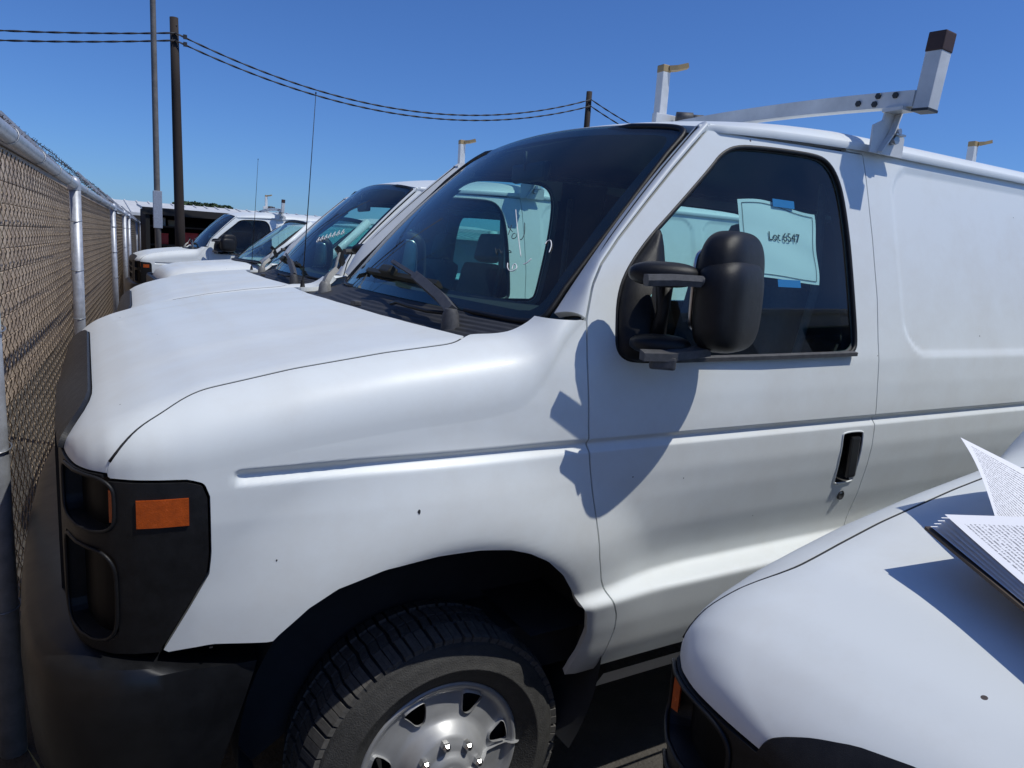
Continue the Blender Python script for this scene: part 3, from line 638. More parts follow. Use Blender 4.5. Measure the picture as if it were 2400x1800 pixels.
# marker writing on the windshield
ST = {'six': [[.162,.224],[.155,.204],[.144,.191],[.134,.191],[.13,.207],[.137,.221],[.144,.224],[.144,.211],[.139,.197]],
'seven': [[.105,.324],[.107,.341],[.1,.348],[.088,.324],[.082,.288]], 'five': [[.122,.227],[.115,.234],[.112,.258]], 'bar': [[.267,.488],[.189,.351],[.135,.247]]}
SD = {'L': [[.202,.418],[.175,.361],[.17,.334],[.175,.331]], 'o': [[.202,.358],[.207,.351],[.2,.331],[.192,.331],[.19,.344],[.2,.358]],
't1': [[.232,.398],[.222,.365],[.217,.344]], 't2': [[.244,.391],[.207,.358]], 'sq': [[.227,.284],[.205,.244],[.219,.278],[.207,.274],[.195,.254],[.199,.271]], 'sq2': [[.185,.278],[.174,.274],[.172,.268],[.182,.268]]}
def dense(pts):
    P = np.array(pts, float); t = np.linspace(0, len(P)-1, len(P)*5)
    f = smooth_table(list(range(len(P))), list(P[:, 0]), .3, 0, len(P)-1); h = smooth_table(list(range(len(P))), list(P[:, 1]), .3, 0, len(P)-1); return zip(f(t), h(t))
for nm, dd, mm, rr in (('marker_number', ST, MARKER, .0017), ('marker_writing', SD, BACKLITM, .0013)):
    for k_, q in dd.items(): MB().tube([wpt(s, t)+wn_*.003 for s, t in dense(q)], rr if k_ != 'bar' else .0012, 4).build(nm, mm, WSH)

# chips in the paint of the nearest van
rc = random.Random(11); CHIPS = []
for (x, z, r_) in ((-.165,1.105,.0045),(-.455,1.035,.002),(.62,1.09,.0018),(.95,.93,.0018)):
    p0 = [(x+r_*rc.uniform(.5,1)*math.cos(t), z+1.5*r_*rc.uniform(.5,1)*math.sin(t)) for t in np.linspace(0, 6.28, 9)[:-1]]
    V = [(a, float(side_y(np.array([a]), np.array([b]))[0])-.0007, b) for a, b in p0]; CHIPS.append(MB().add(V, [tuple(range(8))]).build('paint_chip', BOLT, VAN))
# wheels
def build_wheel():
    w = MB().lathe([(.0,.10),(.10,.10),(.14,.06),(.18,.05),(.205,.03),(.208,.10),(.205,.20)], (0,0,0), 'y', 40).build('wheel', DARKIN, VAN)
    ty = MB().lathe([(.205,.02),(.212,.006),(.224,-.012),(.236,-.020),(.252,-.034),(.270,-.042),(.272,-.044),(.276,-.044),(.278,-.042),(.298,-.040),(.314,-.032),(.324,-.024),(.327,-.024),(.331,-.018),(.344,-.004),(.350,.020),(.352,.10),(.350,.165),(.344,.19),(.326,.21),(.29,.225),(.25,.225),(.21,.205)], (0,0,0), 'y', 72).build('tyre', TYREM, w)
    t = MB(); nl = 80
    for k in range(nl):
        an = 2*math.pi*(k+(.10 if k % 3 == 1 else 0))/nl; e = np.array((math.cos(an),0,math.sin(an))); tg = np.array((-math.sin(an),0,math.cos(an)))
        wd = .0235 if k % 3 else .0205
        for (c_, y0, y1, rr, sk) in ((0,-.018,.042,.3475,.06), (1,.050,.088,.352,-.12), (2,.096,.134,.352,.12), (3,.142,.200,.3475,-.06)):
            yc = (y0+y1)/2; ay = nrm(np.array((0,1,0))+tg*sk); rx = nrm(e+np.array((0,-.26 if c_ == 0 else (.26 if c_ == 3 else 0),0)))
            ay2 = nrm(ay-rx*(ay@rx)); tg2 = np.cross(rx, ay2)
            for sg in (-1, 1): t.box(e*rr+np.array((0,yc,0))+tg2*sg*wd*.245, (.017,(y1-y0),wd*.47), [rx, ay2, tg2])
    tr = t.build('tread', TREADM, w); tr['kind'] = 'stuff'
    rs = np.concatenate([np.linspace(.004,.06,8), np.linspace(.064,.13,14), np.linspace(.134,.20,18), np.linspace(.203,.228,10)]); th = np.linspace(0, 2*math.pi, 169)
    RR, TT = np.meshgrid(rs, th, indexing='ij'); out = np.interp(RR, [0,.044,.05,.056,.075,.095,.112,.122,.135,.165,.190,.200,.208,.216,.222,.228], [.070,.068,.064,.056,.052,.044,.026,.012,.006,.0,-.002,.002,.012,.015,.012,-.004])
    pet = np.cos(7*TT+.4); out = out+.0015*pet*sstep(RR, .12, .15)*(1-sstep(RR, .185, .2))
    Ph = np.stack([RR*np.cos(TT), -out, RR*np.sin(TT)], -1); U, V_ = Ph[..., 0], Ph[..., 2]; fld = []
    for k in range(7):
        an = R(72+k*360/7); c_, s_ = math.cos(an), math.sin(an); poly = smoothpoly([(.136,-.030),(.160,-.050),(.190,-.062),(.199,-.03),(.199,.006),(.165,-.004),(.140,-.008)], 2)
        fld.append(-sdpoly(U, V_, [(a*c_-b*s_, a*s_+b*c_) for a, b in poly]))
    panel('hubcap', Ph, fld, SILVER, w, hem=.010, mirror=None, flip=True)
    for k in range(8):
        an = R(90+8+k*45); c = np.array((.083*math.cos(an),-.042,.083*math.sin(an))); g = MB()
        g.lathe([(.0,-.030),(.006,-.029),(.011,-.023),(.0125,-.018),(.0125,.0),(.016,.002),(.016,.01)], c, 'y', 6, smooth=False); g.build('lug_nut', CHROME, w)
    g = MB().tube([(-.012,-.0715,.018),(-.004,-.0715,.024),(.004,-.0715,.025),(.002,-.0715,.020),(-.006,-.0715,.012)], .0016, 5); g.build('cap_emblem', MARKER, w)
    return w
wh = build_wheel(); wh.location = (-.012,.122,.357); wh.rotation_euler = (0, 0, R(0))
for loc, rz in (((-.012,1.878,.357), math.pi), ((3.5,.122,.357), 0), ((3.5,1.878,.357), math.pi)):
    c = copy_tree(wh, VAN); c.location = loc; c.rotation_euler = (0, 0, rz)

# ladder rack across the roof
def build_rack():
    rk = MB(); bx = 1.505; ysr = np.linspace(.07, 1.96, 24); zr = 2.212+.038*(1-((ysr-1)/.95)**2)
    sq = [(-.024,-.024),(.024,-.024),(.024,.024),(-.024,.024)]
    rk.sweep(np.stack([np.full_like(ysr, bx), ysr, zr], 1), sq)
    rk = rk.build('ladder_rack', RACKW, VAN)
    for s in (0, 1):
        f = (lambda y: y) if s == 0 else (lambda y: 2-y); sg = 1 if s == 0 else -1
        g = MB(); br = [(-.085,2.052),(.085,2.052),(.085,2.112),(.045,2.142),(.040,2.196),(-.030,2.196),(-.040,2.155),(-.085,2.135)]
        vs = [(bx+a, f(.150), z) for a, z in br]+[(bx+a, f(.156), z) for a, z in br]; n = len(br)
        g.add(vs, [tuple(range(n)), tuple(range(n, 2*n))[::-1]]+[(i, (i+1) % n, n+(i+1) % n, n+i) for i in range(n)])
        g.sweep([(bx+.03,f(.140),2.196),(bx-.005,f(.136),2.12),(bx-.045,f(.144),2.056)], [(-.003,-.010),(.003,-.010),(.003,.010),(-.003,.010)], up=(0,1,0))
        g.box((bx-.01,f(.125),2.186), (.06,.07,.012)); g.build('bracket', RACKW, rk)
        g = MB(); g.tube([(bx+.012,f(.157),2.098),(bx+.012,f(.127),2.098)], .014, 8); g.tube([(bx+.012,f(.149),2.121),(bx+.012,f(.12),2.124)], .010, 8); g.box((bx+.02,f(.135),2.114), (.05,.03,.006)); g.build('bracket_bolt', STEEL, rk)
        for yb_, zb_ in ((.13,2.230),(.19,2.236),(.20,2.212),(.26,2.222)): MB().tube([(bx-.030,f(yb_),zb_),(bx-.02,f(yb_),zb_)], .010, 6).build('rail_bolt', BOLT, rk)
    # end post: leans outwards
    up = nrm((.05,-.06,.99)); b0 = np.array((bx+.004,.045,2.178)); L = .175; ax_ = [nrm(np.cross((0,1,0), up)), nrm(np.cross(up, np.cross((0,1,0), up))), up]
    MB().box(b0+up*L/2, (.052,.052,L), ax_, .003).build('end_post', RACKW, rk); MB().box(b0+up*(L+.022), (.056,.056,.058), ax_, .004).build('post_cap', CAPB, rk); MB().box(b0-up*.002, (.054,.054,.008), ax_).build('post_foot', BOLT, rk)
    mx_ = 1.47
    MB().box((mx_+.01,1.26,2.375), (.042,.042,.24), None, .003).build('ladder_stop', RACKW, rk)
    g = MB().box((mx_+.01,1.26,2.505), (.044,.044,.032), None, .004); g.sweep([(mx_+.03,1.25,2.508),(mx_+.06,1.23,2.512),(mx_+.10,1.21,2.525)], [(-.02,-.010),(.02,-.010),(.02,.010),(-.02,.010)]); g.build('ladder_stop_cap', CAPG, rk)
    g = MB().tube([(bx+.0,1.18,2.295),(bx+.06,1.14,2.295)], .024, 10); g.tube([(bx+.05,1.147,2.295),(bx+.10,1.115,2.295)], .016, 10); g.build('roller', GREYP, rk)
    g = MB().box((bx-.03,1.22,2.285), (.12,.03,.045), bev=.003); g.build('clamp', RACKW, rk)
    return rk
rk = build_rack(); r2 = copy_tree(rk, VAN); r2.location = (2.5, .0, 0)
#REST
# ------------------------------------------------------------------ paper sheet taped in the driver's window
def at(u, v, Y):   # a point in the place seen at photo position (u, v), at depth Y
    d = cf+cr*(u-1200)/FPX-cu*(v-900)/FPX; return CAM+d*(Y-CAM[1])/d[1]
def gy(x, z): return float(side_y(np.array([x]), np.array([z]), False)[0])+.010
def text_mesh(name, body, size, M, m, parent, bold=.0):
    c = bpy.data.curves.new(name, 'FONT'); c.body = body; c.size = size; c.align_x = 'CENTER'; c.align_y = 'CENTER'; c.offset = bold; c.extrude = .0004
    o = bpy.data.objects.new(name, c); C.objects.link(o); bpy.context.view_layer.update()
    me = bpy.data.meshes.new_from_object(o.evaluated_get(bpy.context.evaluated_depsgraph_get())); bpy.data.objects.remove(o)
    me.transform(M); me.materials.clear(); me.materials.append(m); q = bpy.data.objects.new(name, me); C.objects.link(q); q.parent = parent; return q
sheet = empty('paper_sheet')
tag(sheet, 'white paper sheet printed with a lot number, taped inside the driver window', 'paper')
cor = {'tl': (.862,1.853), 'tr': (1.194,1.846), 'br': (1.192,1.626), 'bl': (.868,1.638)}
nu_, nv_ = 22, 16; Ps = np.zeros((nu_, nv_, 3))
def sheet_pt(a, b):
    x = (cor['tl'][0]*(1-a)+cor['tr'][0]*a)*b+(cor['bl'][0]*(1-a)+cor['br'][0]*a)*(1-b); z = (cor['tl'][1]*(1-a)+cor['tr'][1]*a)*b+(cor['bl'][1]*(1-a)+cor['br'][1]*a)*(1-b)
    z += .010*math.sin(a*5)*(1 if b > .5 else .3); x += .005*math.sin(b*9)*(a > .9)
    wv = .0022*math.sin(9*a+3*b)+.002*math.sin(13*b+4*a*a)+.0016*math.sin(21*a-7*b); return np.array((x, gy(x, z)+.0065+wv*.35, z))
for i in range(nu_):
    for j in range(nv_): Ps[i, j] = sheet_pt(i/(nu_-1), j/(nv_-1))
MB().grid(Ps, True).build('sheet', PAPER, sheet)
bd = MB(); m_ = .045
for a0, b0, a1, b1 in ((m_,m_,1-m_,m_),(1-m_,m_,1-m_,1-m_),(1-m_,1-m_,m_,1-m_),(m_,1-m_,m_,m_)):
    bd.tube([sheet_pt(a0+(a1-a0)*t, b0+(b1-b0)*t)+(0,-.0015,0) for t in np.linspace(0, 1, 20)], .0008, 4)
bd.build('printed_border', INK, sheet)
tz = 1.757; Mt = Matrix(((1,0,0,1.043),(0,.26,0,0),(0,1,0,tz),(0,0,0,1))); ty0 = gy(1.04, tz)+.0014
tm = text_mesh('printed_lot_number', 'Lot 6547', .038, Matrix(((1,0,0,1.046),(0,.26,-1,ty0),(0,.966,0,tz),(0,0,0,1))), INK, sheet, .0)
for v in tm.data.vertices:
    v.co.y = gy(v.co.x, v.co.z)+.0065-.0032-(.0003 if v.index % 2 else 0)
for (x0, x1, z0, z1) in ((1.005,1.10,1.845,1.868),(1.0,1.10,1.612,1.634)):
    MB().grid([[(x, gy(x, z)+.0015, z) for z in (z0, z1)] for x in np.linspace(x0, x1, 4)], False).build('tape', TAPE, sheet)

# ------------------------------------------------------------------ the other vans
GV = 'white vans parked in a row'
def place_van(loc, rz, label, skip=()):
    c = copy_tree(VAN, None, skip); c.location = loc; c.rotation_euler = (0, 0, rz); c['label'] = label; return c
vD = place_van((.185, 2.585, -.04), R(-2.5), 'white cargo van parked right behind the nearest full van', ('marker_number', 'marker_writing', 'paint_chip'))
vA = place_van((.73, 11.93, -.05), 0, 'farthest white van in the row, in front of the dark shed', ('marker_number', 'marker_writing', 'antenna', 'paint_chip'))
vN = place_van((.675, -2.545, 0), R(2.3), 'white van cut off at the lower right, its hood under the clipboard', ('marker_number', 'marker_writing', 'mirror', 'ladder_rack', 'antenna', 'paint_chip'))
vN.scale = (.935, .935, .935)
# scribble on the second van's windshield
wsD = [o for o in vD.children if o.name.startswith('windshield') and o.name.split('.')[0] == 'windshield'][0]
g = MB(); r_ = random.Random(3)
for k in range(7):
    g = MB(); s0_, t0_ = .36-.028*k, .30+.018*k; q = [(s0_, t0_+.06), (s0_-.006, t0_+.02), (s0_-.016, t0_), (s0_-.024, t0_+.02), (s0_-.016, t0_+.04), (s0_-.006, t0_+.02)]
    g.tube([wpt(a, b)+wn_*.004 for a, b in dense(q)], .0022, 4); g.build('marker_writing', MARKER, wsD)

# ------------------------------------------------------------------ low white pickup in the row
PK = empty('pickup_truck', (-.02, 8.10, .03))
tag(PK, 'lower white pickup parked just before the farthest van, windshield partly hidden', 'pickup', 'white pickups in the row')
def loft(rows_): return MB().grid(rows_, True)
hx_ = np.array([0,.02,.06,.14,.3,.6,.9,1.12,1.3]); hh = np.array([.95,1.06,1.13,1.19,1.235,1.275,1.305,1.325,1.33])
xs_ = np.linspace(0, 1.3, 40); P_ = np.zeros((40, 50, 3)); f_h = smooth_table(list(hx_), list(hh), .02, 0, 1.3)
for i, x in enumerate(xs_):
    H = float(f_h(x)); wd = .98-.16*math.exp(-x/.09)
    for j, t in enumerate(np.linspace(0, math.pi, 50)):
        c_, s_ = math.cos(t), math.sin(t); P_[i, j] = (x, .98-wd*math.copysign(abs(c_)**.35, c_), .55+(H-.55)*abs(s_)**.30)
MB().grid(P_, True, flip=True).build('hood', PAINT, PK, 50)
g = MB(); g.box((3.3,.98,.90), (4.0,1.94,.72), bev=.05); g.build('body', PAINT, PK, 40)
g = MB(); A0 = [(1.80,.28,1.795),(3.2,.28,1.795),(3.2,1.68,1.795),(1.80,1.68,1.795)]; A1 = [(1.12,.10,1.31),(3.5,.10,1.25),(3.5,1.86,1.25),(1.12,1.86,1.31)]
g.grid([[(1.80+1.4*u, .26+1.44*v, 1.87+.05*math.sin(math.pi*v)*1-.03*(1-min(1, u*5))) for v in np.linspace(0, 1, 14)] for u in np.linspace(0, 1, 16)], True)
g.build('roof', PAINT, PK)
Pk = np.zeros((24, 14, 3))
for i, s in enumerate(np.linspace(0, 1, 24)):
    for j, t in enumerate(np.linspace(0, 1, 14)):
        q = 1-(2*s-1)**2; b = np.array((1.16-.12*q,.10+1.76*s,1.33)); tp = np.array((1.80-.06*q,.28+1.40*s,1.845+.045*q)); Pk[i, j] = b*(1-t)+tp*t+np.array((-.5,0,.6))*.03*4*t*(1-t)
WK = MB().grid(Pk, True, flip=False).build('windshield', GLASS, PK)
pr_ = np.concatenate([Pk[:, 0], Pk[-1, 1:], Pk[::-1, -1][1:], Pk[0, ::-1][1:-1]]); MB().tube(pr_, .022, 6, closed=True).build('windshield_gasket', BLACK, WK)
for s in (0, 1):
    f = (lambda y: y) if s == 0 else (lambda y: 1.96-y)
    MB().tube([(1.16,f(.09),1.32),(1.48,f(.18),1.56),(1.82,f(.27),1.86)], [.045,.04,.04], 6).build('pillar', PAINT, PK)
    MB().grid([[(1.22,f(.06),1.26),(1.85,f(.26),1.84)],[(3.1,f(.06),1.26),(3.1,f(.26),1.84)]], False).build('side_glass', GLASS, PK)
    MB().tube([(3.15,f(.06),1.2),(3.2,f(.27),1.86)], .05, 6).build('rear_pillar', PAINT, PK)
MB().grid([[(1.10+.1*u-.12*(1-(2*v-1)**2), .1+1.76*v, 1.325+.02*u) for u in (0,.5,1)] for v in np.linspace(0, 1, 16)], True, flip=True).build('cowl', COWLM, PK)
MB().box((2.2,.98,1.0), (1.6,1.5,.5)).build('cabin', DARKIN, PK); MB().box((2.5,.98,1.35), (.12,1.4,.5), bev=.04).build('bench_seat', SEATM, PK)
g = MB().sweep([(1.08,1.45,1.37),(1.22,1.30,1.44),(1.36,1.15,1.53)], [(-.01,-.008),(.01,-.008),(.01,.008),(-.01,.008)]); g.sweep([(1.30,1.35,1.47),(1.36,1.1,1.53),(1.33,.85,1.50)], [(-.008,-.01),(.008,-.01),(.008,.01),(-.008,.01)]); g.build('wiper', GREYP, PK)
g = MB().box((-.01,.98,.93), (.06,1.5,.26), bev=.03); g.build('grille', BLACK, PK); MB().box((-.06,.98,.66), (.16,1.9,.22), bev=.04).build('bumper', CHROME, PK)
for s in (.22, 1.74): MB().box((.02,s,.98), (.10,.34,.18), bev=.04).build('headlamp', LENSD, PK)
for wx in (.85, 4.3):
    for wy_, rz_ in ((.06, 0), (1.90, math.pi)):
        c = copy_tree(wh, PK); c.location = (wx, wy_, .357); c.rotation_euler = (0, 0, rz_)

pk2 = copy_tree(PK, None); pk2.location = (-.20, 5.32, .02); pk2['label'] = 'white pickup showing only its hood just beyond the second van hood'

# ------------------------------------------------------------------ clipboard with papers over the near hood
PRINT = mat('printed_form', (.78,.78,.80), .8); n = PRINT.node_tree; b_ = n.nodes['Principled BSDF']
tc = n.nodes.new('ShaderNodeTexCoord'); sx = n.nodes.new('ShaderNodeSeparateXYZ'); n.links.new(tc.outputs['UV'], sx.inputs[0])
def mth(op, a, b=None):
    q = n.nodes.new('ShaderNodeMath'); q.operation = op
    for i, v in enumerate((a, b)):
        if v is None: continue
        if isinstance(v, (int, float)): q.inputs[i].default_value = v
        else: n.links.new(v, q.inputs[i])
    return q.outputs[0]
ln_ = mth('LESS_THAN', mth('FRACT', mth('MULTIPLY', sx.outputs['Y'], 34)), .42)
nz = n.nodes.new('ShaderNodeTexNoise'); nz.inputs['Scale'].default_value = 1; mp = n.nodes.new('ShaderNodeMapping'); mp.inputs['Scale'].default_value = (160, 34, 1); n.links.new(tc.outputs['UV'], mp.inputs[0]); n.links.new(mp.outputs[0], nz.inputs['Vector']); nz.inputs['Detail'].default_value = 2
tx_ = mth('MULTIPLY', ln_, mth('GREATER_THAN', nz.outputs['Fac'], .47))
rul = mth('LESS_THAN', mth('FRACT', mth('MULTIPLY', sx.outputs['Y'], 8.5)), .03)
ok_ = mth('MULTIPLY', mth('MULTIPLY', mth('GREATER_THAN', sx.outputs['X'], .07), mth('LESS_THAN', sx.outputs['X'], .93)), mth('MULTIPLY', mth('GREATER_THAN', sx.outputs['Y'], .05), mth('LESS_THAN', sx.outputs['Y'], .93)))
fac = mth('MULTIPLY', mth('MAXIMUM', tx_, rul), ok_); mx = n.nodes.new('ShaderNodeMix'); mx.data_type = 'RGBA'; n.links.new(mth('MULTIPLY', fac, .75), mx.inputs['Factor']); mx.inputs['A'].default_value = (.78,.78,.80,1); mx.inputs['B'].default_value = (.03,.03,.05,1); n.links.new(mx.outputs['Result'], b_.inputs['Base Color'])
def uv_grid(name, P, m, parent):
    P = np.asarray(P); a, b = P.shape[:2]; o = MB().grid(P, True).build(name, m, parent); uv = o.data.uv_layers.new(name='UVMap')
    for lp in o.data.loops:
        i, j = divmod(lp.vertex_index, b); uv.data[lp.index].uv = (i/(a-1), j/(b-1))
    return o

def onz(u, v, Z):
    d = cf+cr*(u-1200)/FPX-cu*(v-900)/FPX; return CAM+d*(Z-CAM[2])/d[2]
cb = empty('clipboard', tuple(onz(2170, 1210, 1.335))); tag(cb, 'clipboard with a thick stack of printed forms held over the near hood', 'clipboard')
c0 = onz(2168, 1232, 1.352); e1 = nrm(onz(2400, 1424, 1.325)-c0); e2 = onz(2400, 1183, 1.366)-c0; e2 = nrm(e2-e1*(e1@e2)); nrm_up = np.cross(e1, e2); nrm_up = nrm_up if nrm_up[2] > 0 else -nrm_up
loc0 = np.array(cb.location)
def cpt(a, b, h): return c0+e1*a+e2*b+nrm_up*h-loc0
MB().box(c0+e1*.16+e2*.115-nrm_up*.003-loc0, (.32,.23,.004), [e1, e2, nrm_up]).build('board', mat('board_brown', (.07,.05,.035), .6), cb)
for k in range(5):
    off = .004*k; hgt = .0015+.0016*k
    Pg = [[cpt(.004+.002*k+a*.28, .004+off*.5+b*.212, hgt+.010*(k/5)*(1-a)**3*math.sin(b*2.0+.4)+.003*k*(1-b)**2*(1-a)) for b in np.linspace(0, 1, 10)] for a in np.linspace(0, 1, 14)]
    uv_grid('form', np.array(Pg), PRINT if k == 4 else PAPER, cb)
T0 = onz(2251, 1025, 1.43)-loc0; T1 = onz(2500, 1150, 1.345)-loc0; B0 = onz(2345, 1255, 1.352)-loc0; B1 = onz(2500, 1500, 1.27)-loc0
Pg = [[(T0*(1-a)+T1*a)*b+(B0*(1-a)+B1*a)*(1-b)+np.array((0,0,.012))*math.sin(math.pi*b)*(1-a) for b in np.linspace(0, 1, 12)] for a in np.linspace(0, 1, 12)]
uv_grid('lifted_form', np.array(Pg), PRINT, cb)

# ------------------------------------------------------------------ ground
GM = mat('gravel_ground', (.075,.068,.060), .95, noise=.45, nscale=1.5, bump=.8, bscale=60)
o = mesh_obj('ground', [(-300,-300,0),(300,-300,0),(300,300,0),(-300,300,0)], [(0,1,2,3)], GM); tag(o, kind='structure')
g = MB(); rg = random.Random(5)
for k in range(420):
    x, y = (rg.uniform(.35,1.3), rg.uniform(-.55,-.1)) if k < 260 else (rg.uniform(-1.1,-.2), rg.uniform(-2.5,8))
    h = rg.uniform(.04,.16); an = rg.uniform(0, 6.28); lx, ly = rg.uniform(-.06,.06), rg.uniform(-.06,.06); wd = .003
    g.add([(x-wd*math.cos(an),y-wd*math.sin(an),0),(x+wd*math.cos(an),y+wd*math.sin(an),0),(x+lx*.5,y+ly*.5,h*.6),(x+lx,y+ly,h)], [(0,1,2),(0,2,3),(1,3,2)])
tag(g.build('grass', mat('dry_grass', (.24,.22,.11), .9)), 'dry grass tufts growing on the ground between the vans', 'grass', kind='stuff')

# ------------------------------------------------------------------ chain-link fence
FX = lambda y: -.82+(.073 if y > 4.8 else .052)*(y-4.8)
FZ = 1.95
fence = empty('chain_link_fence', (FX(2), 2, 0)); fl_ = np.array(fence.location)
tag(fence, 'long chain-link fence with barbed wire along the noses of the vans', 'fence')
def F_(x, y, z): return np.array((FX(y)+x, y, z))-fl_
posts = [-1.0, 1.15, 4.82, 10.33, 14.3, 17.0, 25.0, 31.8]
for y in posts:
    g = MB(); lean = random.uniform(-.012,.012); g.tube([F_(.0,y,0), F_(lean,y,FZ-.02)], .038, 14); g.build('post', GALV, fence)
    g = MB(); g.lathe([(.042,-.06),(.044,-.02),(.038,.015),(.018,.035),(0,.04)], F_(0,y,FZ+.02), 'z', 14); g.build('post_cap', GALV, fence)
    g = MB(); g.sweep([F_(0,y,FZ+.02), F_(-.06,y,FZ+.07), F_(-.42,y,FZ+.43)], [(-.018,-.006),(.018,-.006),(.012,.008),(-.012,.008)], up=(0,1,0)); g.build('barb_arm', GALV, fence)
    for z in (.5,1.0,1.35,1.7):
        MB().tube([F_(.041*math.cos(t),y+.041*math.sin(t),z+.01*math.sin(t)) for t in np.linspace(0, 2*math.pi, 17)[:-1]], .003, 4, closed=True).build('tie_wire', STEEL, fence)
ya = np.linspace(-1.2, 32, 80); g = MB(); g.tube([F_(.0,y,FZ) for y in ya], .029, 12); g.build('top_rail', GALV, fence)
for y in (1.2, 1.75, 2.6, 3.4, 4.2, 5.6, 7.4, 9):
    MB().tube([F_(.032*math.cos(t),y+.012*math.sin(t),FZ+.032*math.sin(t)) for t in np.linspace(0, 2*math.pi, 17)[:-1]], .0025, 4, closed=True).build('tie_wire', STEEL, fence)
for q, (dx_, dz_) in enumerate(((-.15,.165),(-.28,.295),(-.40,.415))):
    g = MB(); ys2 = np.arange(-1.0, 31.8, .06)
    P = [F_(dx_+.004*math.sin(y*9+q), y, FZ+dz_-.02*math.sin(math.pi*((y-2.05) % 5.5)/5.5)) for y in ys2]; g.tube(P, .0036, 4, cap=False)
    for y in np.arange(-1.0, 18, .115):
        p = F_(dx_, y, FZ+dz_-.02*math.sin(math.pi*((y-2.05) % 5.5)/5.5))
        for k in range(2):
            d = nrm((random.uniform(-1,1), random.uniform(-.6,.6), random.uniform(-1,1)))*.024; g.tube([p-d, p+d], .0021, 3, cap=False, smooth=False)
    g.build('barbed_wire', RUST, fence)
# woven mesh: interlocking zig-zag wires
pch = .052; vy = []; vf = []; y = -1.0; k = 0; hz_ = .052; nseg = int((FZ-.06)/hz_); rw = .0021
offs = [(0,1.),(.866,-.5),(-.866,-.5)]
while y < 31.5:
    ph = k % 2; base = len(vy)
    for s in range(nseg+1):
        side_ = (s+ph) % 2; yy = y+pch*side_; xx = -.040+(.003 if side_ else -.003); z = .04+s*hz_
        p = F_(xx, yy, z)
        for a, b in offs: vy.append((p[0]+a*rw, p[1]+b*rw*.7, p[2]+b*rw*.5))
    for s in range(nseg):
        i = base+s*3
        for q in range(3): vf.append((i+q, i+(q+1) % 3, i+3+(q+1) % 3, i+3+q))
    y += pch; k += 1
o = mesh_obj('woven_mesh', vy, vf, WIREM, fence, smooth=True); o['kind'] = 'stuff'

# ------------------------------------------------------------------ brown building beyond the fence
BW = mat('brown_stucco', (.46,.35,.26), .9, noise=.45, nscale=.9, bump=.3, bscale=30, stretch=(1,1,3))
bb = empty('brown_wall', (FX(10)-.75, 10, 0), -math.atan(.070)); tag(bb, 'long brown wall standing just behind the chain-link fence', 'wall')
MB().box((-.12,4,1.17), (.24,36,2.34)).build('wall_body', BW, bb)
rw2 = random.Random(9); z = .0
bms = [MB().box((0,0,0), (.03,.392,.192), bev=.006).build('block', mat('brown_block_%d' % q, c_, .92, noise=.35, nscale=3, bump=.3, bscale=40), bb) for q, c_ in enumerate(((.50,.385,.285),(.44,.335,.25),(.55,.43,.32)))]
for r_i in range(11):
    for k in range(24):
        y_ = -9.0+k*.40+(.2 if r_i % 2 else 0); o = bms[rw2.randrange(3)]
        if r_i == 0 and k < 3: o = bms[k]
        else: o = o.copy(); C.objects.link(o)
        o.location = (.004+rw2.uniform(-.003,.003), y_, .12+r_i*.20)
MB().box((-.12,4,2.37), (.30,36.2,.07), bev=.01).build('coping', mat('brown_coping', (.11,.085,.065), .9), bb)

# ------------------------------------------------------------------ poles and cables
def pole(name, x, y, h, r0, r1, m, lab, lean=0., n=14):
    e = empty(name, (x, y, 0)); tag(e, lab, 'pole'); MB().tube([(lean*h*t, 0, h*t) for t in (0,.25,.5,.75,1)], np.linspace(r0, r1, 5), n).build('shaft', m, e); return e
WOOD = mat('creosote_wood', (.030,.020,.015), .85, noise=.5, nscale=12, stretch=(6,6,.6))
lp = pole('light_pole', .80, 19, 9.5, .075, .060, mat('weathered_steel', (.16,.145,.13), .6, noise=.3, nscale=6), 'tall grey pole rising out of the frame beside the dark pole', -.002)
MB().box((0,0,2.2), (.20,.16,.9), bev=.01).build('sleeve', GALV, lp)
wp = pole('utility_pole', 1.72, 23, 7.72, .15, .115, WOOD, 'dark wooden utility pole carrying cables, left of the vans', -.012)
for z in (6.9, 7.2, 7.5): MB().tube([(-.09-.012*z,0,z),(.09-.012*z-.02,-.12,z)], .012, 5).build('bolt', BOLT, wp)
fp = pole('utility_pole', 16.25, 23, 8.05, .14, .11, WOOD, 'short-looking dark utility pole just above the nearest van roof', .0)
def cable(name, P0, P1, sag, lab, r=.017, tw=.013):
    P0, P1 = np.array(P0), np.array(P1); pts = []
    for t in np.linspace(0, 1, 160): pts.append(P0*(1-t)+P1*t-np.array((0,0,sag*4*t*(1-t))))
    e = empty(name, tuple(P0)); tag(e, lab, 'cable', 'overhead cables'); pts = np.array(pts)-P0; L = np.linalg.norm(P1-P0)
    for s in (0, 1):
        q = pts.copy(); ph = np.linspace(0, 1, 160)*L*7+math.pi*s; q[:, 2] += tw*np.sin(ph); q[:, 1] += tw*np.cos(ph); MB().tube(q, r, 5).build('strand', mat('cable_black', (.02,.022,.03), .6), e)
cable('overhead_cable', (1.64,22.85,7.28), (16.25,22.85,7.74), 1.28, 'upper black cable sagging between the two dark poles')
cable('overhead_cable', (1.64,22.85,7.08), (16.25,22.85,7.50), 1.22, 'lower black cable sagging between the two dark poles')
cable('overhead_cable', (1.64,22.85,7.28), (-14,22.85,5.9), .5, 'upper black cable running left from the dark pole')
cable('overhead_cable', (1.64,22.85,7.08), (-14,22.85,5.55), .5, 'lower black cable running left from the dark pole')
cable('overhead_cable', (16.25,22.85,7.74), (31,22.85,7.6), 1.3, 'upper black cable falling right from the short-looking pole')
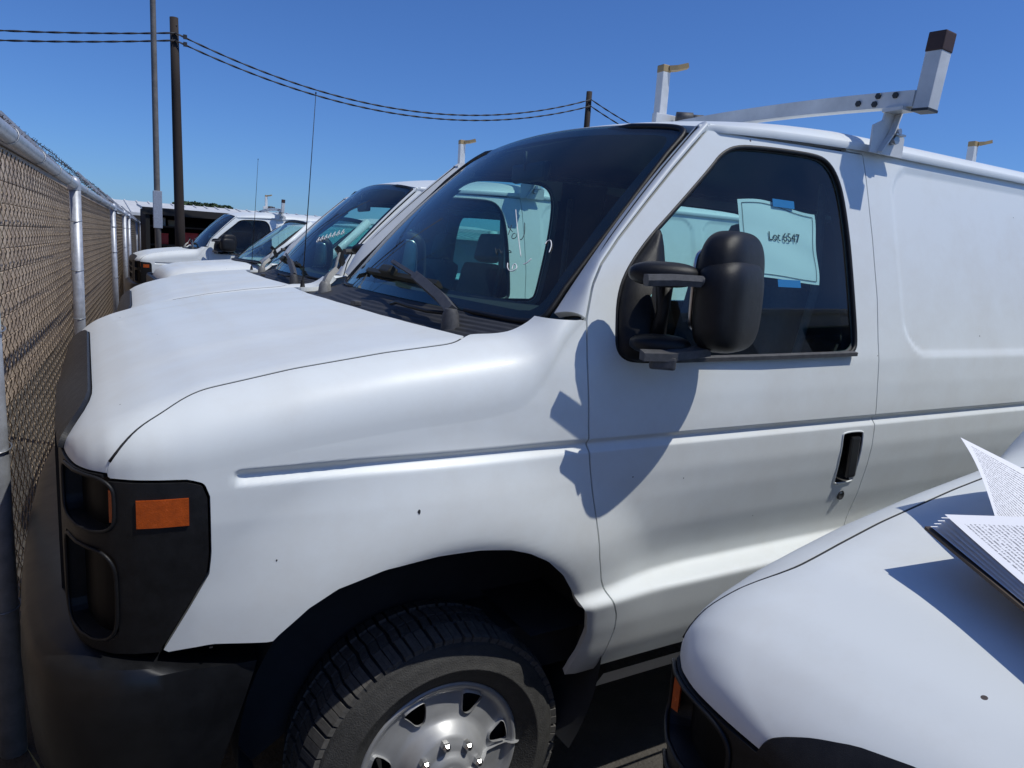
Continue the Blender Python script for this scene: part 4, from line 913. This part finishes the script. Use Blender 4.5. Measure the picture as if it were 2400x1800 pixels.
cable('overhead_cable', (16.25,22.85,7.50), (31,22.85,7.3), 1.3, 'lower black cable falling right from the short-looking pole')
for x, z in ((1.9,7.22),(1.9,7.02)): MB().box((x-1.72,-.15,z), (.10,.05,.12)).build('cable_clamp', BOLT, wp)

# ------------------------------------------------------------------ white metal building, shed, distant trees
WM = mat('white_metal_sheet', (.66,.66,.64), .5, noise=.12, nscale=2); WG = mat('grey_sheet', (.22,.21,.20), .7, noise=.2, nscale=2)
wb = empty('metal_building', (0, 40, 0)); tag(wb, 'long low building with a white ribbed metal roof behind the shed', 'building')
MB().box((16,7,1.3), (40,13,2.6)).build('wall', mat('grey_wall', (.40,.39,.37), .8, noise=.2, nscale=.6), wb)
rf = MB().grid([[(-4.3,-1.0,2.50),(-4.3,6.5,3.32),(-4.3,14,2.50)],[(36.5,-1.0,2.50),(36.5,6.5,3.32),(36.5,14,2.50)]], False, flip=False).build('roof', WM, wb)
MB().box((16,-1.02,2.46), (40.8,.05,.14)).build('eave_trim', WM, rf)
sl = math.atan2(.82,7.5); axr = [(1,0,0),(0,math.cos(sl),math.sin(sl)),(0,-math.sin(sl),math.cos(sl))]
for k in range(68):
    x = -4.2+k*.6; MB().box((x,2.75,2.91+.03), (.06,7.55,.05), axr).build('roof_rib', WM, rf)
MB().box((5.4,2.4,2.90), (5.2,2.2,.05), axr).build('roof_patch', WG, rf)
sh = empty('open_shed', (0, 25, 0)); tag(sh, 'dark open-fronted storage shed stacked with goods behind the poles', 'shed')
DK = mat('shed_dark', (.012,.012,.012), .9)
MB().box((4.6,2.4,1.2), (7.4,.1,2.4)).build('back_wall', DK, sh); MB().box((.95,1.2,1.2), (.08,2.4,2.4)).build('side_wall', DK, sh); MB().box((8.3,1.2,1.2), (.08,2.4,2.4)).build('side_wall', DK, sh)
MB().box((4.6,1.2,2.47), (7.6,2.9,.07), [(1,0,0),nrm((0,1,.06)),nrm((0,-.06,1))]).build('roof', WM, sh); MB().box((4.6,-.28,2.30), (7.6,.06,.22)).build('fascia', mat('shed_fascia', (.02,.018,.016), .8), sh)
for x in (.95,3.4,5.9,8.3): MB().box((x,-.2,1.2), (.12,.12,2.4)).build('post', DK, sh)
for z in (.55,1.25,1.85): MB().box((4.6,1.0,z), (7.2,1.6,.05)).build('shelf', mat('shelf_wood', (.05,.035,.025), .9), sh)
RED = mat('red_plastic', (.55,.035,.02), .5); CRT = mat('cardboard', (.32,.25,.17), .9); WHB = mat('white_bin', (.5,.5,.48), .7); BLU = mat('dull_bin', (.12,.15,.16), .7)
items = [(1.35,1.875,.34,.26,WHB,'white box on the top shelf at the shed left end','box'),(1.80,1.875,.40,.20,CRT,'brown carton on the top shed shelf beside a white box','box'),(1.25,.575,.42,.34,CRT,'brown carton on the lower shed shelf at the left','box'),
 (1.42,1.275,.36,.36,RED,'small red container at the left end of the shed shelf','container'),(2.25,1.275,.52,.42,RED,'larger red container on the shed shelf right of the dark pole','container'),(2.95,1.275,.5,.34,BLU,'dull grey bin right of the red containers','bin'),(1.5,0,.4,.30,CRT,'brown carton on the ground inside the shed','box'),(2.0,0,.36,.26,mat('yellow_tub', (.55,.32,.03), .6),'yellow tub on the ground inside the shed','tub')]
for (x, z, w_, h_, m, lab, ct_) in items:
    e = empty(ct_ if ct_ != 'box' else 'storage_box', (x, 25.7, z)); tag(e, lab, ct_)
    MB().box((0,0,h_*.45), (w_,.45,h_*.9), bev=.02).build('body', m, e); MB().box((0,0,h_*.94), (w_*1.05,.48,h_*.11), bev=.01).build('lid', m, e)
LEAF = mat('far_leaves', (.045,.075,.03), .9)
def tree(x, y, h, rx, rz, lab, n=900):
    e = empty('tree', (x, y, 0)); tag(e, lab, 'tree'); rr = random.Random(int(x*10)); MB().tube([(0,0,0),(.1,0,h*.4),(0,.1,h*.75)], [.35,.28,.12], 8).build('trunk', WOOD, e); g = MB()
    cl = [(rr.uniform(-rx,rx)*.7, rr.uniform(-rx,rx)*.5, h-rz*rr.uniform(.4,1.3), rr.uniform(.25,.5)) for _ in range(12)]
    for k in range(n):
        cx_, cy_, cz_, cr_ = cl[k % 12]; d = nrm((rr.gauss(0,1), rr.gauss(0,1), rr.gauss(0,1)))*rr.uniform(.5,1.05); p = np.array((cx_,cy_,cz_))+d*np.array((rx*cr_*1.3,rx*cr_*1.3,rz*cr_*1.5)); a_ = nrm((rr.gauss(0,1),rr.gauss(0,1),rr.gauss(0,1)))*.28; b2 = nrm(np.cross(a_, (rr.gauss(0,1),rr.gauss(0,1),1)))*.22
        g.add([p-a_, p+b2, p+a_, p-b2], [(0,1,2,3)])
    g.build('crown', LEAF, e)
for (u, v, Y, rx, rz, lab) in ((436,473,90,1.6,.35,'dark tree crown peeking over the metal roof by the dark pole'),(468,474,92,1.9,.4,'dark tree crown right of another above the metal roof'),(520,482,95,1.2,.35,'small far tree crown above the roof, farther right')):
    p = at(u, v, Y); tree(p[0], Y, p[2]-.1, rx, rz, lab)
